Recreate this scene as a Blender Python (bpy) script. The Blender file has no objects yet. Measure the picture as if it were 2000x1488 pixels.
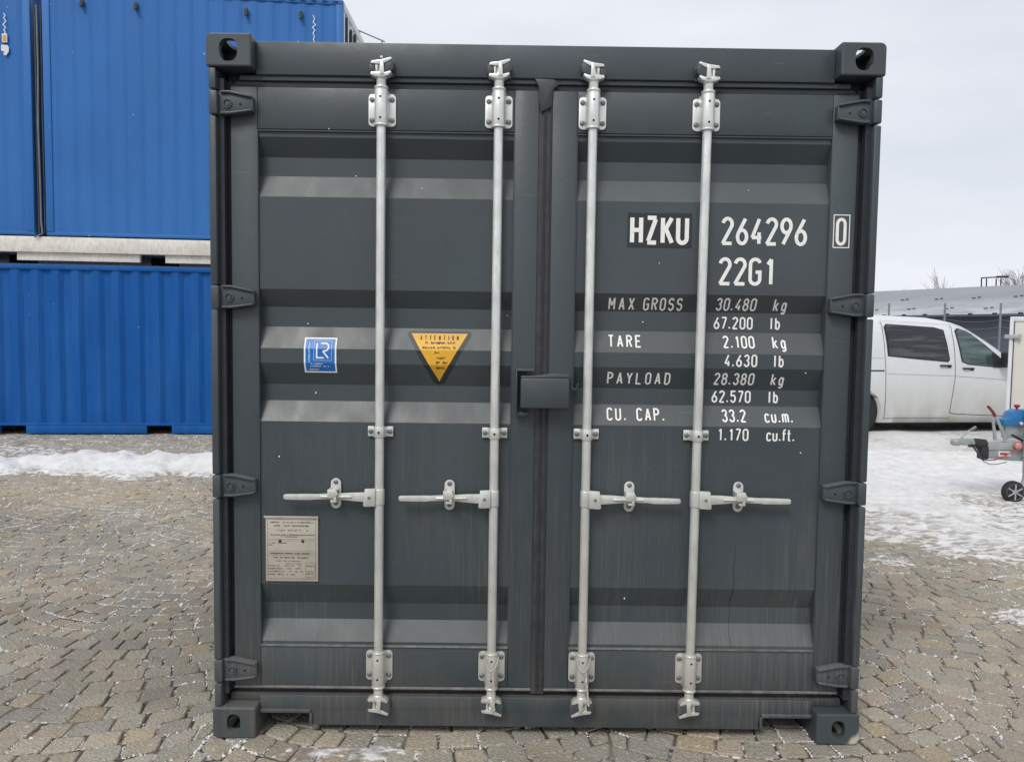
import bpy, bmesh, math, random
from mathutils import Vector, Matrix, noise
R = math.radians
random.seed(7)
sc = bpy.context.scene
COL = sc.collection

# ------------------------------------------------------------ camera, sky, sun, exposure
CAM = (-0.1217, -2.8102, 1.5265)
YAW, PITCH, ROLL = 0.0044, -0.0592, 0.0132
FOC = 1500.0                                   # focal length in photograph pixels, picture 2000 px wide
cam_d = bpy.data.cameras.new('camera'); cam = bpy.data.objects.new('camera', cam_d); COL.objects.link(cam)
_f = Vector((math.sin(YAW) * math.cos(PITCH), math.cos(YAW) * math.cos(PITCH), math.sin(PITCH)))
_r = Vector((math.cos(YAW), -math.sin(YAW), 0)); _u = _r.cross(_f)
_r2 = _r * math.cos(ROLL) + _u * math.sin(ROLL); _u2 = -_r * math.sin(ROLL) + _u * math.cos(ROLL)
cam.matrix_world = Matrix(((_r2.x, _u2.x, -_f.x, CAM[0]), (_r2.y, _u2.y, -_f.y, CAM[1]), (_r2.z, _u2.z, -_f.z, CAM[2]), (0, 0, 0, 1)))
cam_d.sensor_width = 36; cam_d.lens = FOC / 2000 * 36; cam_d.clip_start = 0.05; cam_d.clip_end = 4000
sc.camera = cam

SUN_EL, SUN_AZ = R(48), R(205)                 # azimuth clockwise from +Y: behind and left of the camera
world = bpy.data.worlds.new('World'); sc.world = world; world.use_nodes = True
wn = world.node_tree; wn.nodes.clear()
def WN(t, **k):
    n = wn.nodes.new(t)
    for a, b in k.items(): setattr(n, a, b)
    return n
w_out = WN('ShaderNodeOutputWorld'); w_bg = WN('ShaderNodeBackground')
sky = WN('ShaderNodeTexSky', sky_type='NISHITA', sun_disc=False, sun_elevation=SUN_EL, sun_rotation=SUN_AZ)
tc = WN('ShaderNodeTexCoord'); mp = WN('ShaderNodeMapping'); mp.inputs['Scale'].default_value = (1, 1, 3.5)
cl = WN('ShaderNodeTexNoise'); cl.inputs['Scale'].default_value = 2.1; cl.inputs['Detail'].default_value = 5
cr = WN('ShaderNodeValToRGB')
cr.color_ramp.elements[0].position = .32; cr.color_ramp.elements[0].color = (6.35, 6.65, 7.3, 1)
cr.color_ramp.elements[1].position = .68; cr.color_ramp.elements[1].color = (7.9, 8.1, 8.55, 1)
mx = WN('ShaderNodeMix', data_type='RGBA'); mx.inputs[0].default_value = .93
wn.links.new(tc.outputs['Generated'], mp.inputs[0]); wn.links.new(mp.outputs[0], cl.inputs['Vector'])
wn.links.new(cl.outputs[0], cr.inputs[0]); wn.links.new(sky.outputs[0], mx.inputs[6]); wn.links.new(cr.outputs[0], mx.inputs[7])
wn.links.new(mx.outputs[2], w_bg.inputs[0]); w_bg.inputs[1].default_value = 0.1
wn.links.new(w_bg.outputs[0], w_out.inputs[0])
sun_d = bpy.data.lights.new('sun', 'SUN'); sun_d.energy = 1.5; sun_d.angle = R(22); sun_d.color = (1, .97, .92)
sun = bpy.data.objects.new('sun', sun_d); COL.objects.link(sun)
sd = Vector((math.sin(SUN_AZ) * math.cos(SUN_EL), math.cos(SUN_AZ) * math.cos(SUN_EL), math.sin(SUN_EL)))
sun.rotation_euler = sd.to_track_quat('Z', 'Y').to_euler(); sun.location = (-4, -6, 12)
sc.view_settings.view_transform = 'Standard'; sc.view_settings.look = 'None'
sc.view_settings.exposure = 0.22; sc.view_settings.gamma = 1; sc.view_settings.use_curve_mapping = False

def px(x, y, z):                               # where a point falls in the photograph, used only to choose detail levels
    d = Vector((x, y, z)) - Vector(CAM); w = d.dot(_f)
    if w < .1: return (-9999, -9999, w)
    return (1000 + FOC * d.dot(_r2) / w, 744 - FOC * d.dot(_u2) / w, w)

# ------------------------------------------------------------ materials
def mat(name, col, rough=.6, metal=0, var=.0, scale=8, bump=0, bscale=60, stretch=(1, 1, 1), coat=0, extra=None, spec=.5, coord='Position'):
    m = bpy.data.materials.new(name); m.use_nodes = True; nt = m.node_tree; N = nt.nodes; L = nt.links
    b = N['Principled BSDF']; b.inputs['Roughness'].default_value = rough; b.inputs['Metallic'].default_value = metal
    b.inputs['Specular IOR Level'].default_value = spec
    b.inputs['Coat Weight'].default_value = coat; b.inputs['Coat Roughness'].default_value = .15
    if coord == 'Position': g = N.new('ShaderNodeNewGeometry').outputs['Position']
    else: g = N.new('ShaderNodeTexCoord').outputs['Object']
    mpn = N.new('ShaderNodeMapping'); mpn.inputs['Scale'].default_value = stretch; L.new(g, mpn.inputs[0])
    nz = N.new('ShaderNodeTexNoise'); nz.inputs['Scale'].default_value = scale; nz.inputs['Detail'].default_value = 6
    L.new(mpn.outputs[0], nz.inputs['Vector'])
    rp = N.new('ShaderNodeValToRGB'); c = Vector(col)
    lo, hi = c * (1 - var), c * (1 + var)
    rp.color_ramp.elements[0].position = .3; rp.color_ramp.elements[0].color = (*lo, 1)
    rp.color_ramp.elements[1].position = .7; rp.color_ramp.elements[1].color = (*hi, 1)
    L.new(nz.outputs[0], rp.inputs[0]); cur = rp.outputs[0]
    if extra: cur = extra(nt, g, cur, b)
    L.new(cur, b.inputs['Base Color'])
    if bump:
        n2 = N.new('ShaderNodeTexNoise'); n2.inputs['Scale'].default_value = bscale; n2.inputs['Detail'].default_value = 5
        L.new(g, n2.inputs['Vector']); bp = N.new('ShaderNodeBump'); bp.inputs['Strength'].default_value = bump; bp.inputs['Distance'].default_value = .01
        L.new(n2.outputs[0], bp.inputs['Height']); L.new(bp.outputs[0], b.inputs['Normal'])
    return m
def noise_mask(nt, g, scale, stretch, p0, p1, detail=4):
    N, L = nt.nodes, nt.links
    m = N.new('ShaderNodeMapping'); m.inputs['Scale'].default_value = stretch; L.new(g, m.inputs[0])
    n = N.new('ShaderNodeTexNoise'); n.inputs['Scale'].default_value = scale; n.inputs['Detail'].default_value = detail
    L.new(m.outputs[0], n.inputs['Vector'])
    r = N.new('ShaderNodeMapRange'); r.inputs[1].default_value = p0; r.inputs[2].default_value = p1; L.new(n.outputs[0], r.inputs[0])
    return r.outputs[0]
def mixc(nt, fac, a, col):
    m = nt.nodes.new('ShaderNodeMix'); m.data_type = 'RGBA'; nt.links.new(fac, m.inputs[0]); nt.links.new(a, m.inputs[6])
    if isinstance(col, tuple): m.inputs[7].default_value = (*col, 1)
    else: nt.links.new(col, m.inputs[7])
    return m.outputs[2]
def mul(nt, a, b):
    m = nt.nodes.new('ShaderNodeMath'); m.operation = 'MULTIPLY'; nt.links.new(a, m.inputs[0])
    if isinstance(b, (int, float)): m.inputs[1].default_value = b
    else: nt.links.new(b, m.inputs[1])
    return m.outputs[0]
def zrange(nt, g, z0, z1, v0, v1):
    N, L = nt.nodes, nt.links
    s = N.new('ShaderNodeSeparateXYZ'); L.new(g, s.inputs[0]); r = N.new('ShaderNodeMapRange'); L.new(s.outputs[2], r.inputs[0])
    for i, v in enumerate((z0, z1, v0, v1)): r.inputs[i + 1].default_value = v
    return r.outputs[0]

def grime(nt, g, cur, b):                       # rain streaks, road dust that gathers low, a few chips
    low = zrange(nt, g, 0.1, 1.45, 1.0, .05); pt = noise_mask(nt, g, 1.7, (1, 1, .7), .36, .60, 3); low = mul(nt, low, pt)
    st = noise_mask(nt, g, 1, (70, 8, 1.6), .46, .74)
    cur = mixc(nt, mul(nt, mul(nt, st, low), .62), cur, (.135, .118, .108))
    st2 = noise_mask(nt, g, 1, (150, 20, 5), .5, .72)
    cur = mixc(nt, mul(nt, mul(nt, st2, low), .50), cur, (.21, .20, .19))
    dk = noise_mask(nt, g, 1, (45, 10, 1.1), .56, .8)
    cur = mixc(nt, mul(nt, mul(nt, dk, low), .7), cur, (.022, .025, .026))
    cloud = noise_mask(nt, g, 2.2, (1, 1, .7), .45, .75)
    cur = mixc(nt, mul(nt, cloud, .30), cur, (.088, .082, .092))
    cloud2 = noise_mask(nt, g, 1.6, (1.4, 1, .8), .5, .75); cur = mixc(nt, mul(nt, cloud2, .25), cur, (.07, .10, .095))
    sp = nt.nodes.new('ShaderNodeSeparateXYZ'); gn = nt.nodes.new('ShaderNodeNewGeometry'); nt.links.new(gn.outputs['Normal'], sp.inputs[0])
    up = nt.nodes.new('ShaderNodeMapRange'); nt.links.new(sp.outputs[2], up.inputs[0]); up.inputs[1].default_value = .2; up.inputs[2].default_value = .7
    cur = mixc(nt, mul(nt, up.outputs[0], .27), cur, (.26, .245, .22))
    mud = zrange(nt, g, 0.0, .42, 1, 0); mk = noise_mask(nt, g, 7, (1, 1, .6), .40, .70, 6); cur = mixc(nt, mul(nt, mul(nt, mud, mk), .6), cur, (.12, .104, .088))
    sc1 = noise_mask(nt, g, 1, (3, 3, 60), .735, .75, 3); cur = mixc(nt, mul(nt, sc1, .35), cur, (.17, .17, .165))
    spk = noise_mask(nt, g, 190, (1, 1, 1), .745, .77, 1)
    cur = mixc(nt, mul(nt, spk, .22), cur, (.4, .4, .38))
    nz = noise_mask(nt, g, 9, (1, 1, .4), .3, .7)
    mr = nt.nodes.new('ShaderNodeMapRange'); nt.links.new(nz, mr.inputs[0]); mr.inputs[3].default_value = .36; mr.inputs[4].default_value = .54
    nt.links.new(mr.outputs[0], b.inputs['Roughness'])
    return cur
M = {}
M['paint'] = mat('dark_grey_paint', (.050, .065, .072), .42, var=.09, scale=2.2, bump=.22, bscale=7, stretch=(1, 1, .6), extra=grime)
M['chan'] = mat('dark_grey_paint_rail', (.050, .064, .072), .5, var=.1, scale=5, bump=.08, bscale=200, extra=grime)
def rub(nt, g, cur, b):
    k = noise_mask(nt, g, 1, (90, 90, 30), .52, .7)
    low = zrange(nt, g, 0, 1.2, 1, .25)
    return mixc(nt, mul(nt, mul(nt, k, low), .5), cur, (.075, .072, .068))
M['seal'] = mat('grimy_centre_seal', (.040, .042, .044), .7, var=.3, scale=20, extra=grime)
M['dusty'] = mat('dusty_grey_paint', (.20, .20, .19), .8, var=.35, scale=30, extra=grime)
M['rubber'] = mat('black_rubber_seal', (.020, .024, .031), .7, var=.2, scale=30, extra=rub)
def galv(nt, g, cur, b):
    low = zrange(nt, g, 0.0, 1.7, .6, .0)
    cur = mixc(nt, low, cur, (.50, .46, .38))
    k = noise_mask(nt, g, 60, (1, 1, .5), .55, .75)
    return mixc(nt, mul(nt, k, .35), cur, (.34, .335, .31))
M['galv'] = mat('galvanised_steel', (.76, .78, .75), .34, .42, var=.16, scale=30, stretch=(1, 1, .5), bump=.06, bscale=300, extra=galv)
M['bolt'] = mat('dull_zinc_bolt', (.20, .21, .20), .5, .5, var=.25, scale=120)
M['hole'] = mat('dark_hole', (.012, .012, .013), .9, var=.1)
M['white'] = mat('white_lettering', (.88, .88, .85), .6, var=.05, scale=40)
M['blackfilm'] = mat('black_decal', (.022, .026, .03), .45, var=.1)
M['bluefilm'] = mat('blue_decal', (.012, .15, .48), .4, var=.12, scale=20)
M['lightblue'] = mat('pale_blue_print', (.35, .6, .85), .5, var=.05)
M['yellow'] = mat('yellow_decal', (.75, .40, .03), .45, var=.1, scale=14)
M['brown'] = mat('brown_print', (.09, .05, .015), .6, var=.2, scale=80)
def platedirt(nt, g, cur, b):
    k = noise_mask(nt, g, 26, (1, 1, .5), .4, .75)
    return mixc(nt, mul(nt, k, .45), cur, (.42, .38, .30))
M['plate'] = mat('weathered_aluminium_plate', (.50, .455, .39), .5, .15, var=.08, scale=18, extra=platedirt)
M['plateink'] = mat('faded_engraving', (.11, .095, .08), .7, var=.25, scale=150)
def bluewear(nt, g, cur, b):
    k = noise_mask(nt, g, 1, (6, 6, .8), .45, .8)
    cur = mixc(nt, mul(nt, k, .25), cur, (.05, .19, .46))
    s = noise_mask(nt, g, 24, (1, 1, 1), .81, .83, 1)
    return mixc(nt, s, cur, (.55, .6, .65))
M['blue'] = mat('bright_blue_paint', (.003, .088, .33), .5, var=.08, scale=1.5, extra=bluewear, spec=.25)
M['blue2'] = mat('mid_blue_paint', (.026, .142, .42), .5, var=.07, scale=.8, extra=bluewear, spec=.3)
M['darkgap'] = mat('dark_steel', (.03, .04, .055), .7, var=.3, scale=6)
M['cream'] = mat('off_white_paint', (.74, .71, .65), .6, var=.1, scale=3, stretch=(1, 1, 3), extra=platedirt)
M['endwall'] = mat('pale_grey_paint', (.66, .69, .72), .55, var=.08, scale=3)
M['orange'] = mat('orange_print', (.75, .33, .03), .5, var=.05)

def settcol(nt, g, cur, b):
    N, L = nt.nodes, nt.links
    a = N.new('ShaderNodeAttribute'); a.attribute_name = 'tint'
    n1 = noise_mask(nt, g, 150, (1, 1, 1), .42, .66, 4); cur = mixc(nt, mul(nt, n1, .5), a.outputs['Color'], (.60, .54, .45)); n0 = noise_mask(nt, g, 120, (1.3, 1, 1), .50, .66, 5); cur = mixc(nt, mul(nt, n0, .55), cur, (.14, .12, .095))
    n2 = noise_mask(nt, g, 75, (1, 1, 1), .48, .75, 4); cur = mixc(nt, mul(nt, n2, .40), cur, (.15, .13, .105))
    n3 = noise_mask(nt, g, 1.3, (1, 1, 1), .4, .7, 3); cur = mixc(nt, mul(nt, n3, .25), cur, (.225, .205, .17)); n6 = noise_mask(nt, g, .55, (1, 1, 1), .50, .62, 4); cur = mixc(nt, mul(nt, n6, .38), cur, (.13, .115, .095)); n5 = noise_mask(nt, g, .8, (1, 1, 1), .45, .7, 2); cur = mixc(nt, mul(nt, n5, .3), cur, (.225, .215, .195))
    n4 = noise_mask(nt, g, 34, (1, 1, 1), .63, .71, 6); cur = mixc(nt, mul(nt, n4, .65), cur, (.64, .63, .61))
    return cur
M['sett'] = mat('granite_sett', (.3, .3, .3), .9, bump=1.0, bscale=90, extra=settcol)
def groundcol(nt, g, cur, b):
    n = noise_mask(nt, g, 5, (1, 1, 1), .40, .62, 6); cur = mixc(nt, mul(nt, n, .65), cur, (.24, .20, .155))
    ln = nt.nodes.new('ShaderNodeVectorMath'); ln.operation = 'LENGTH'; nt.links.new(g, ln.inputs[0])
    fr_ = nt.nodes.new('ShaderNodeMapRange'); nt.links.new(ln.outputs['Value'], fr_.inputs[0]); fr_.inputs[1].default_value = 8; fr_.inputs[2].default_value = 12
    cur = mixc(nt, fr_.outputs[0], cur, (.25, .225, .185))
    s = noise_mask(nt, g, 1.9, (1, 1, 1), .47, .60, 8); s2 = noise_mask(nt, g, 40, (1, 1, 1), .50, .60, 4)
    cur = mixc(nt, mul(nt, s, s2), cur, (.72, .73, .75))
    return cur
M['ground'] = mat('sandy_joint_ground', (.065, .051, .039), .95, var=.35, scale=30, bump=.8, bscale=60, extra=groundcol)
def snowcol(nt, g, cur, b):
    n = noise_mask(nt, g, 7, (1, 1, 1), .54, .74, 6); cur = mixc(nt, mul(nt, n, .40), cur, (.50, .45, .38))
    thin = noise_mask(nt, g, 16, (.7, 1.5, 1), .44, .58, 8)
    a = nt.nodes.new('ShaderNodeAttribute'); a.attribute_name = 'thin'
    cur = mixc(nt, mul(nt, thin, a.outputs['Fac']), cur, (.27, .23, .18))
    return cur
M['snow'] = mat('old_snow', (.70, .695, .69), .85, var=.08, scale=9, bump=1.0, bscale=30, extra=snowcol)
M['crumb'] = mat('snow_crumb', (.72, .715, .70), .8, var=.05)
def vandirt(nt, g, cur, b):
    low = zrange(nt, g, .1, .95, 1, 0)
    k = noise_mask(nt, g, 3, (1, 1, .6), .2, .75)
    f = mul(nt, mul(nt, low, k), .95)
    return mixc(nt, f, cur, (.40, .36, .29))
M['vanwhite'] = mat('white_van_paint', (.66, .68, .69), .3, var=.02, coat=.3, extra=vandirt)
def reflection_bands(nt, g, cur, b):  # pale streaks of reflection painted into the window colour
    k = noise_mask(nt, g, 3.2, (.35, .35, 5), .50, .60, 3); return mixc(nt, mul(nt, k, .7), cur, (.085, .095, .105))
M['glass'] = mat('dark_tinted_glass', (.016, .020, .025), .10, var=.5, scale=2.5, stretch=(.5, .5, 4), spec=.6, extra=reflection_bands)
M['glass2'] = mat('teal_painted_reflection_glass', (.07, .105, .105), .12, var=.85, scale=3.5, stretch=(.5, .5, 4.5), spec=.6)  # the teal reflection is put into the base colour as streaks
M['blackplastic'] = mat('black_plastic', (.02, .021, .023), .6, var=.15)
M['tyre'] = mat('tyre_rubber', (.022, .022, .023), .85, var=.25, scale=20)
M['rim'] = mat('grey_rim', (.42, .43, .44), .45, .3, var=.15, scale=30)
M['trgalv'] = mat('dull_galvanised_trailer_steel', (.34, .37, .37), .5, .3, var=.15, scale=18)
M['winch'] = mat('blue_winch_paint', (.015, .15, .38), .4, var=.12, scale=18)
M['red'] = mat('red_plastic', (.40, .03, .03), .45, var=.1)
def roofsnow(nt, g, cur, b):
    z = zrange(nt, g, 2.9, 3.75, 1, 0); k = noise_mask(nt, g, 1.6, (.5, .5, 3), .3, .62)
    return mixc(nt, mul(nt, z, k), cur, (.44, .455, .47))
M['roof'] = mat('pale_metal_roof', (.25, .27, .28), .6, var=.08, scale=.7, stretch=(.4, .4, 2), extra=roofsnow)
M['wall'] = mat('slate_grey_cladding', (.075, .09, .12), .6, var=.12, scale=1)
M['twig'] = mat('bare_twig', (.27, .235, .23), .9, var=.2)
M['twigfar'] = mat('pale_bare_twig', (.38, .39, .39), .9, var=.1)
M['concrete'] = mat('grey_concrete_post', (.17, .18, .20), .8, var=.15, scale=5)
M['trpanel'] = mat('beige_white_panel', (.66, .62, .56), .45, var=.03, scale=2)

# ------------------------------------------------------------ mesh helpers
class MB:
    def __init__(s): s.v = []; s.f = []
    def add(s, vs, fs):
        o = len(s.v); s.v += [tuple(v) for v in vs]; s.f += [tuple(i + o for i in f) for f in fs]; return s
    def box(s, x0, x1, y0, y1, z0, z1):
        vs = [(x, y, z) for z in (z0, z1) for y in (y0, y1) for x in (x0, x1)]
        return s.add(vs, [(0, 2, 3, 1), (4, 5, 7, 6), (0, 1, 5, 4), (2, 6, 7, 3), (0, 4, 6, 2), (1, 3, 7, 5)])
    def cyl(s, p0, p1, r0, r1=None, n=20, cap=True):
        r1 = r0 if r1 is None else r1; p0 = Vector(p0); p1 = Vector(p1); d = (p1 - p0).normalized()
        a = d.orthogonal().normalized(); b = d.cross(a)
        vs = [p + (a * math.cos(2 * math.pi * i / n) + b * math.sin(2 * math.pi * i / n)) * r for p, r in ((p0, r0), (p1, r1)) for i in range(n)]
        fs = [(i, (i + 1) % n, n + (i + 1) % n, n + i) for i in range(n)]
        if cap: fs += [tuple(range(n - 1, -1, -1)), tuple(range(n, 2 * n))]
        return s.add(vs, fs)
    def lathe(s, axis_p, axis_d, prof, n=24):       # prof = [(distance along axis, radius)]
        p = Vector(axis_p); d = Vector(axis_d).normalized(); a = d.orthogonal().normalized(); b = d.cross(a); m = len(prof)
        vs = [p + d * t + (a * math.cos(2 * math.pi * i / n) + b * math.sin(2 * math.pi * i / n)) * r for t, r in prof for i in range(n)]
        fs = [(k * n + i, k * n + (i + 1) % n, (k + 1) * n + (i + 1) % n, (k + 1) * n + i) for k in range(m - 1) for i in range(n)]
        fs += [tuple(range(n - 1, -1, -1)), tuple(range((m - 1) * n, m * n))]
        return s.add(vs, fs)
    def tube(s, pts, r, n=8, r1=None):
        pts = [Vector(p) for p in pts]; r1 = r if r1 is None else r1; k = len(pts); vs = []; a = None
        for i, p in enumerate(pts):
            d = (pts[min(i + 1, k - 1)] - pts[max(i - 1, 0)]).normalized()
            a = (d.orthogonal() if a is None else a - d * a.dot(d)).normalized(); b = d.cross(a)
            rr = r + (r1 - r) * i / (k - 1)
            vs += [p + (a * math.cos(2 * math.pi * j / n) + b * math.sin(2 * math.pi * j / n)) * rr for j in range(n)]
        fs = [(i * n + j, i * n + (j + 1) % n, (i + 1) * n + (j + 1) % n, (i + 1) * n + j) for i in range(k - 1) for j in range(n)]
        fs += [tuple(range(n - 1, -1, -1)), tuple(range((k - 1) * n, k * n))]
        return s.add(vs, fs)
    def prism(s, poly, fn, a, b):                    # poly of 2-D points, fn(u, v, w) -> 3-D, w from a to b
        n = len(poly)
        vs = [fn(u, v, w) for w in (a, b) for u, v in poly]
        return s.add(vs, [(i, (i + 1) % n, n + (i + 1) % n, n + i) for i in range(n)] + [tuple(range(n - 1, -1, -1)), tuple(range(n, 2 * n))])
    def xf(s, mtx):
        s.v = [tuple(mtx @ Vector(v)) for v in s.v]; return s
    def build(s, name, m, parent=None, loc=None, bevel=0, seg=2, smooth=False, kind=None, angle=30):
        me = bpy.data.meshes.new(name); me.from_pydata(s.v, [], s.f)
        bm = bmesh.new(); bm.from_mesh(me); bmesh.ops.recalc_face_normals(bm, faces=bm.faces)
        if bevel:
            es = [e for e in bm.edges if len(e.link_faces) == 2 and e.calc_face_angle(0) > R(angle)]
            bmesh.ops.bevel(bm, geom=es, offset=bevel, segments=seg, profile=.5, affect='EDGES', clamp_overlap=True)
        if smooth or bevel:
            for f in bm.faces: f.smooth = True
            for e in bm.edges:
                if len(e.link_faces) == 2 and e.calc_face_angle(0) > R(38): e.smooth = False
        bm.to_mesh(me); bm.free(); me.materials.append(M[m] if isinstance(m, str) else m)
        o = bpy.data.objects.new(name, me); COL.objects.link(o)
        if parent: o.parent = parent
        if loc: o.location = loc
        if kind: o['kind'] = kind
        return o
def inst(o, loc, scale=None, parent=None, rot=None):
    c = o.copy(); COL.objects.link(c); c.location = loc
    if scale: c.scale = scale
    if rot: c.rotation_euler = rot
    if parent: c.parent = parent
    return c
def tag(o, label=None, cat=None, group=None, kind=None):
    if label: o['label'] = label
    if cat: o['category'] = cat
    if group: o['group'] = group
    if kind: o['kind'] = kind
    return o
def empty(name, loc=(0, 0, 0), rz=0, **k):
    o = bpy.data.objects.new(name, None); COL.objects.link(o); o.location = loc; o.rotation_euler = (0, 0, rz); o.empty_display_size = .2
    return tag(o, **k)
def boolean(base, cutters):
    for c in cutters:
        md = base.modifiers.new('cut', 'BOOLEAN'); md.operation = 'DIFFERENCE'; md.object = c; md.solver = 'EXACT'
    bpy.context.view_layer.update()
    dg = bpy.context.evaluated_depsgraph_get()
    me = bpy.data.meshes.new_from_object(base.evaluated_get(dg)); base.modifiers.clear(); base.data = me
    for c in cutters: bpy.data.objects.remove(c, do_unlink=True)
    for p in me.polygons: p.use_smooth = False
    return base

# ============================================================ SETTING: ground, setts, snow
g = MB(); g.add([(-900, -900, -.0085), (900, -900, -.0085), (900, 1500, -.0085), (-900, 1500, -.0085)], [(0, 1, 2, 3)])
ground = g.build('ground', 'ground', kind='structure')

stones = []
CW, RR = 1.5, 1.3; TM = math.asin(CW / 2 / RR); S = .112
PAL = [(.290, .255, .205), (.265, .245, .205), (.245, .240, .215), (.275, .235, .190), (.315, .255, .175), (.220, .215, .205), (.275, .225, .190), (.245, .220, .205), (.300, .275, .230)]
WTS = [5, 5, 5, 4, 1.2, 3, 2, 3, 3]
def warp(x, y):
    a = noise.noise(Vector((x * .9, y * .9, 0))); b = noise.noise(Vector((x * .9, y * .9, 7.3)))
    return x + a * .09, y + b * .09
for c in range(-7, 8):
    xc = 1.0 + c * CW
    for k in range(-14, 112):
        yk = k * S + (c % 2) * .03
        n = max(5, round(2 * TM * RR / (.128 + .014 * noise.noise(Vector((c, k * .37, 2))))))
        cut = [-TM] + [-TM + 2 * TM * (i + (0.0 if k % 2 else .5) + random.uniform(-.12, .12)) / n for i in range(1 if k % 2 else 0, n)] + [TM]
        for i in range(len(cut) - 1):
            q = []
            for th, up in ((cut[i], 0), (cut[i + 1], 0), (cut[i + 1], 1), (cut[i], 1)):
                x = xc + RR * math.sin(th); y = yk + RR - RR * math.cos(th)
                if up:
                    t = (abs(th) / TM) ** 4; cs = math.cos(th)
                    x += (1 - t) * (-math.sin(th) * S * cs); y += (1 - t) * (cs * S * cs) + t * S
                q.append(warp(x, y))
            cx = sum(p[0] for p in q) / 4; cy = sum(p[1] for p in q) / 4
            u, v, w = px(cx, cy, 0)
            if w < 0 or u < -260 or u > 2260 or v > 1900: continue
            if cy > .9 and abs(cx) < 1.0: continue
            if cy > 9.6: continue
            stones.append((q, cx, cy, u, v, w))
def sil(u, v):                                  # behind the big container in the photograph
    l = 403 + (v - 66) * .008; r = 1735 - (v - 86) * .0415
    return l < u < r and 66 < v < 1418
def size_px(s):
    q = s[0]; P = [px(a, b, 0) for a, b in q]
    return abs(sum(P[i][0] * P[(i + 1) % 4][1] - P[(i + 1) % 4][0] * P[i][1] for i in range(4))) / 2
vis = []; rest = []
for s in stones:
    (vis if (-20 < s[3] < 2020 and s[4] < 1500 and not sil(s[3], s[4])) else rest).append(s)
vis.sort(key=size_px, reverse=True)
near, rest = vis[:300], rest + vis[300:]
def stone_geo(q, cx, cy, lod):
    zt = random.gauss(0, .0020) + .004 * noise.noise(Vector((cx * 2, cy * 2, 1))); tx, ty = random.gauss(0, .013), random.gauss(0, .013)
    out = []
    gap = random.uniform(.0025, .0060)
    for i in range(4):
        a, b, d = Vector(q[i]), Vector(q[(i + 1) % 4]), Vector(q[i - 1])
        jit = Vector((random.uniform(-.004, .004), random.uniform(-.004, .004)))
        cen = Vector((cx, cy)); a = a + (cen - a).normalized() * gap * 1.5 + jit
        e1 = (b - a); e0 = (d - a); k1, k0 = random.uniform(.07, .2), random.uniform(.07, .2)
        if lod == 0: out += [a + e0 * k0, a + (e0 + e1) * .035, a + e1 * k1]
        elif lod == 1: out += [a + e0 * k0, a + e1 * k1]
        else: out += [a]
    n = len(out); cen = Vector((sum(p.x for p in out) / n, sum(p.y for p in out) / n)); vs = []
    def Z(p, z): return z + zt + (p.x - cen.x) * tx + (p.y - cen.y) * ty
    ins = random.uniform(.05, .09)
    for p in out: vs.append((p.x, p.y, -.03))
    for p in out: vs.append((p.x, p.y, Z(p, -.0055 + random.uniform(-.002, .001))))
    for p in out:
        r = p + (cen - p) * ins; vs.append((r.x, r.y, Z(r, -.001 + random.uniform(-.0015, .0015))))
    vs.append((cen.x, cen.y, Z(cen, random.uniform(-.0015, .0008))))
    fs = [(r * n + i, r * n + (i + 1) % n, (r + 1) * n + (i + 1) % n, (r + 1) * n + i) for r in (0, 1) for i in range(n)]
    fs += [(2 * n + i, 2 * n + (i + 1) % n, 3 * n) for i in range(n)]
    return vs, fs
def tint(cx, cy):
    c = Vector(random.choices(PAL, WTS)[0]) * random.uniform(.80, 1.2) * 1.42
    w = max(0, 1 - ((cx + 4.3) / 1.5) ** 2 - ((cy - 4.3) / .9) ** 2)
    c = c.lerp(Vector((.52, .42, .28)), w * .65)
    return (c.x * 1.03, c.y * 1.0, c.z * .90, 1)
def set_tint(me, cols):
    at = me.color_attributes.new('tint', 'FLOAT_COLOR', 'POINT')
    flat = [x for c in cols for x in c]; at.data.foreach_set('color', flat)
for s in near:
    vs, fs = stone_geo(s[0], s[1], s[2], 0)
    me = bpy.data.meshes.new('sett'); me.from_pydata([(a - s[1], b - s[2], c) for a, b, c in vs], [], fs)
    t = tint(s[1], s[2]); set_tint(me, [t] * len(vs)); me.materials.append(M['sett'])
    o = bpy.data.objects.new('sett', me); COL.objects.link(o); o.location = (s[1], s[2], .022 - .022); o.parent = ground
V, F, Cc = [], [], []
for s in rest:
    vs, fs = stone_geo(s[0], s[1], s[2], 1 if s[5] < 5.2 else 2); o_ = len(V); V += vs; F += [tuple(i + o_ for i in f) for f in fs]
    t = tint(s[1], s[2]); Cc += [t] * len(vs)
me = bpy.data.meshes.new('setts'); me.from_pydata(V, [], F); set_tint(me, Cc); me.materials.append(M['sett'])
so = bpy.data.objects.new('setts', me); COL.objects.link(so); so.parent = ground; so['kind'] = 'stuff'

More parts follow.
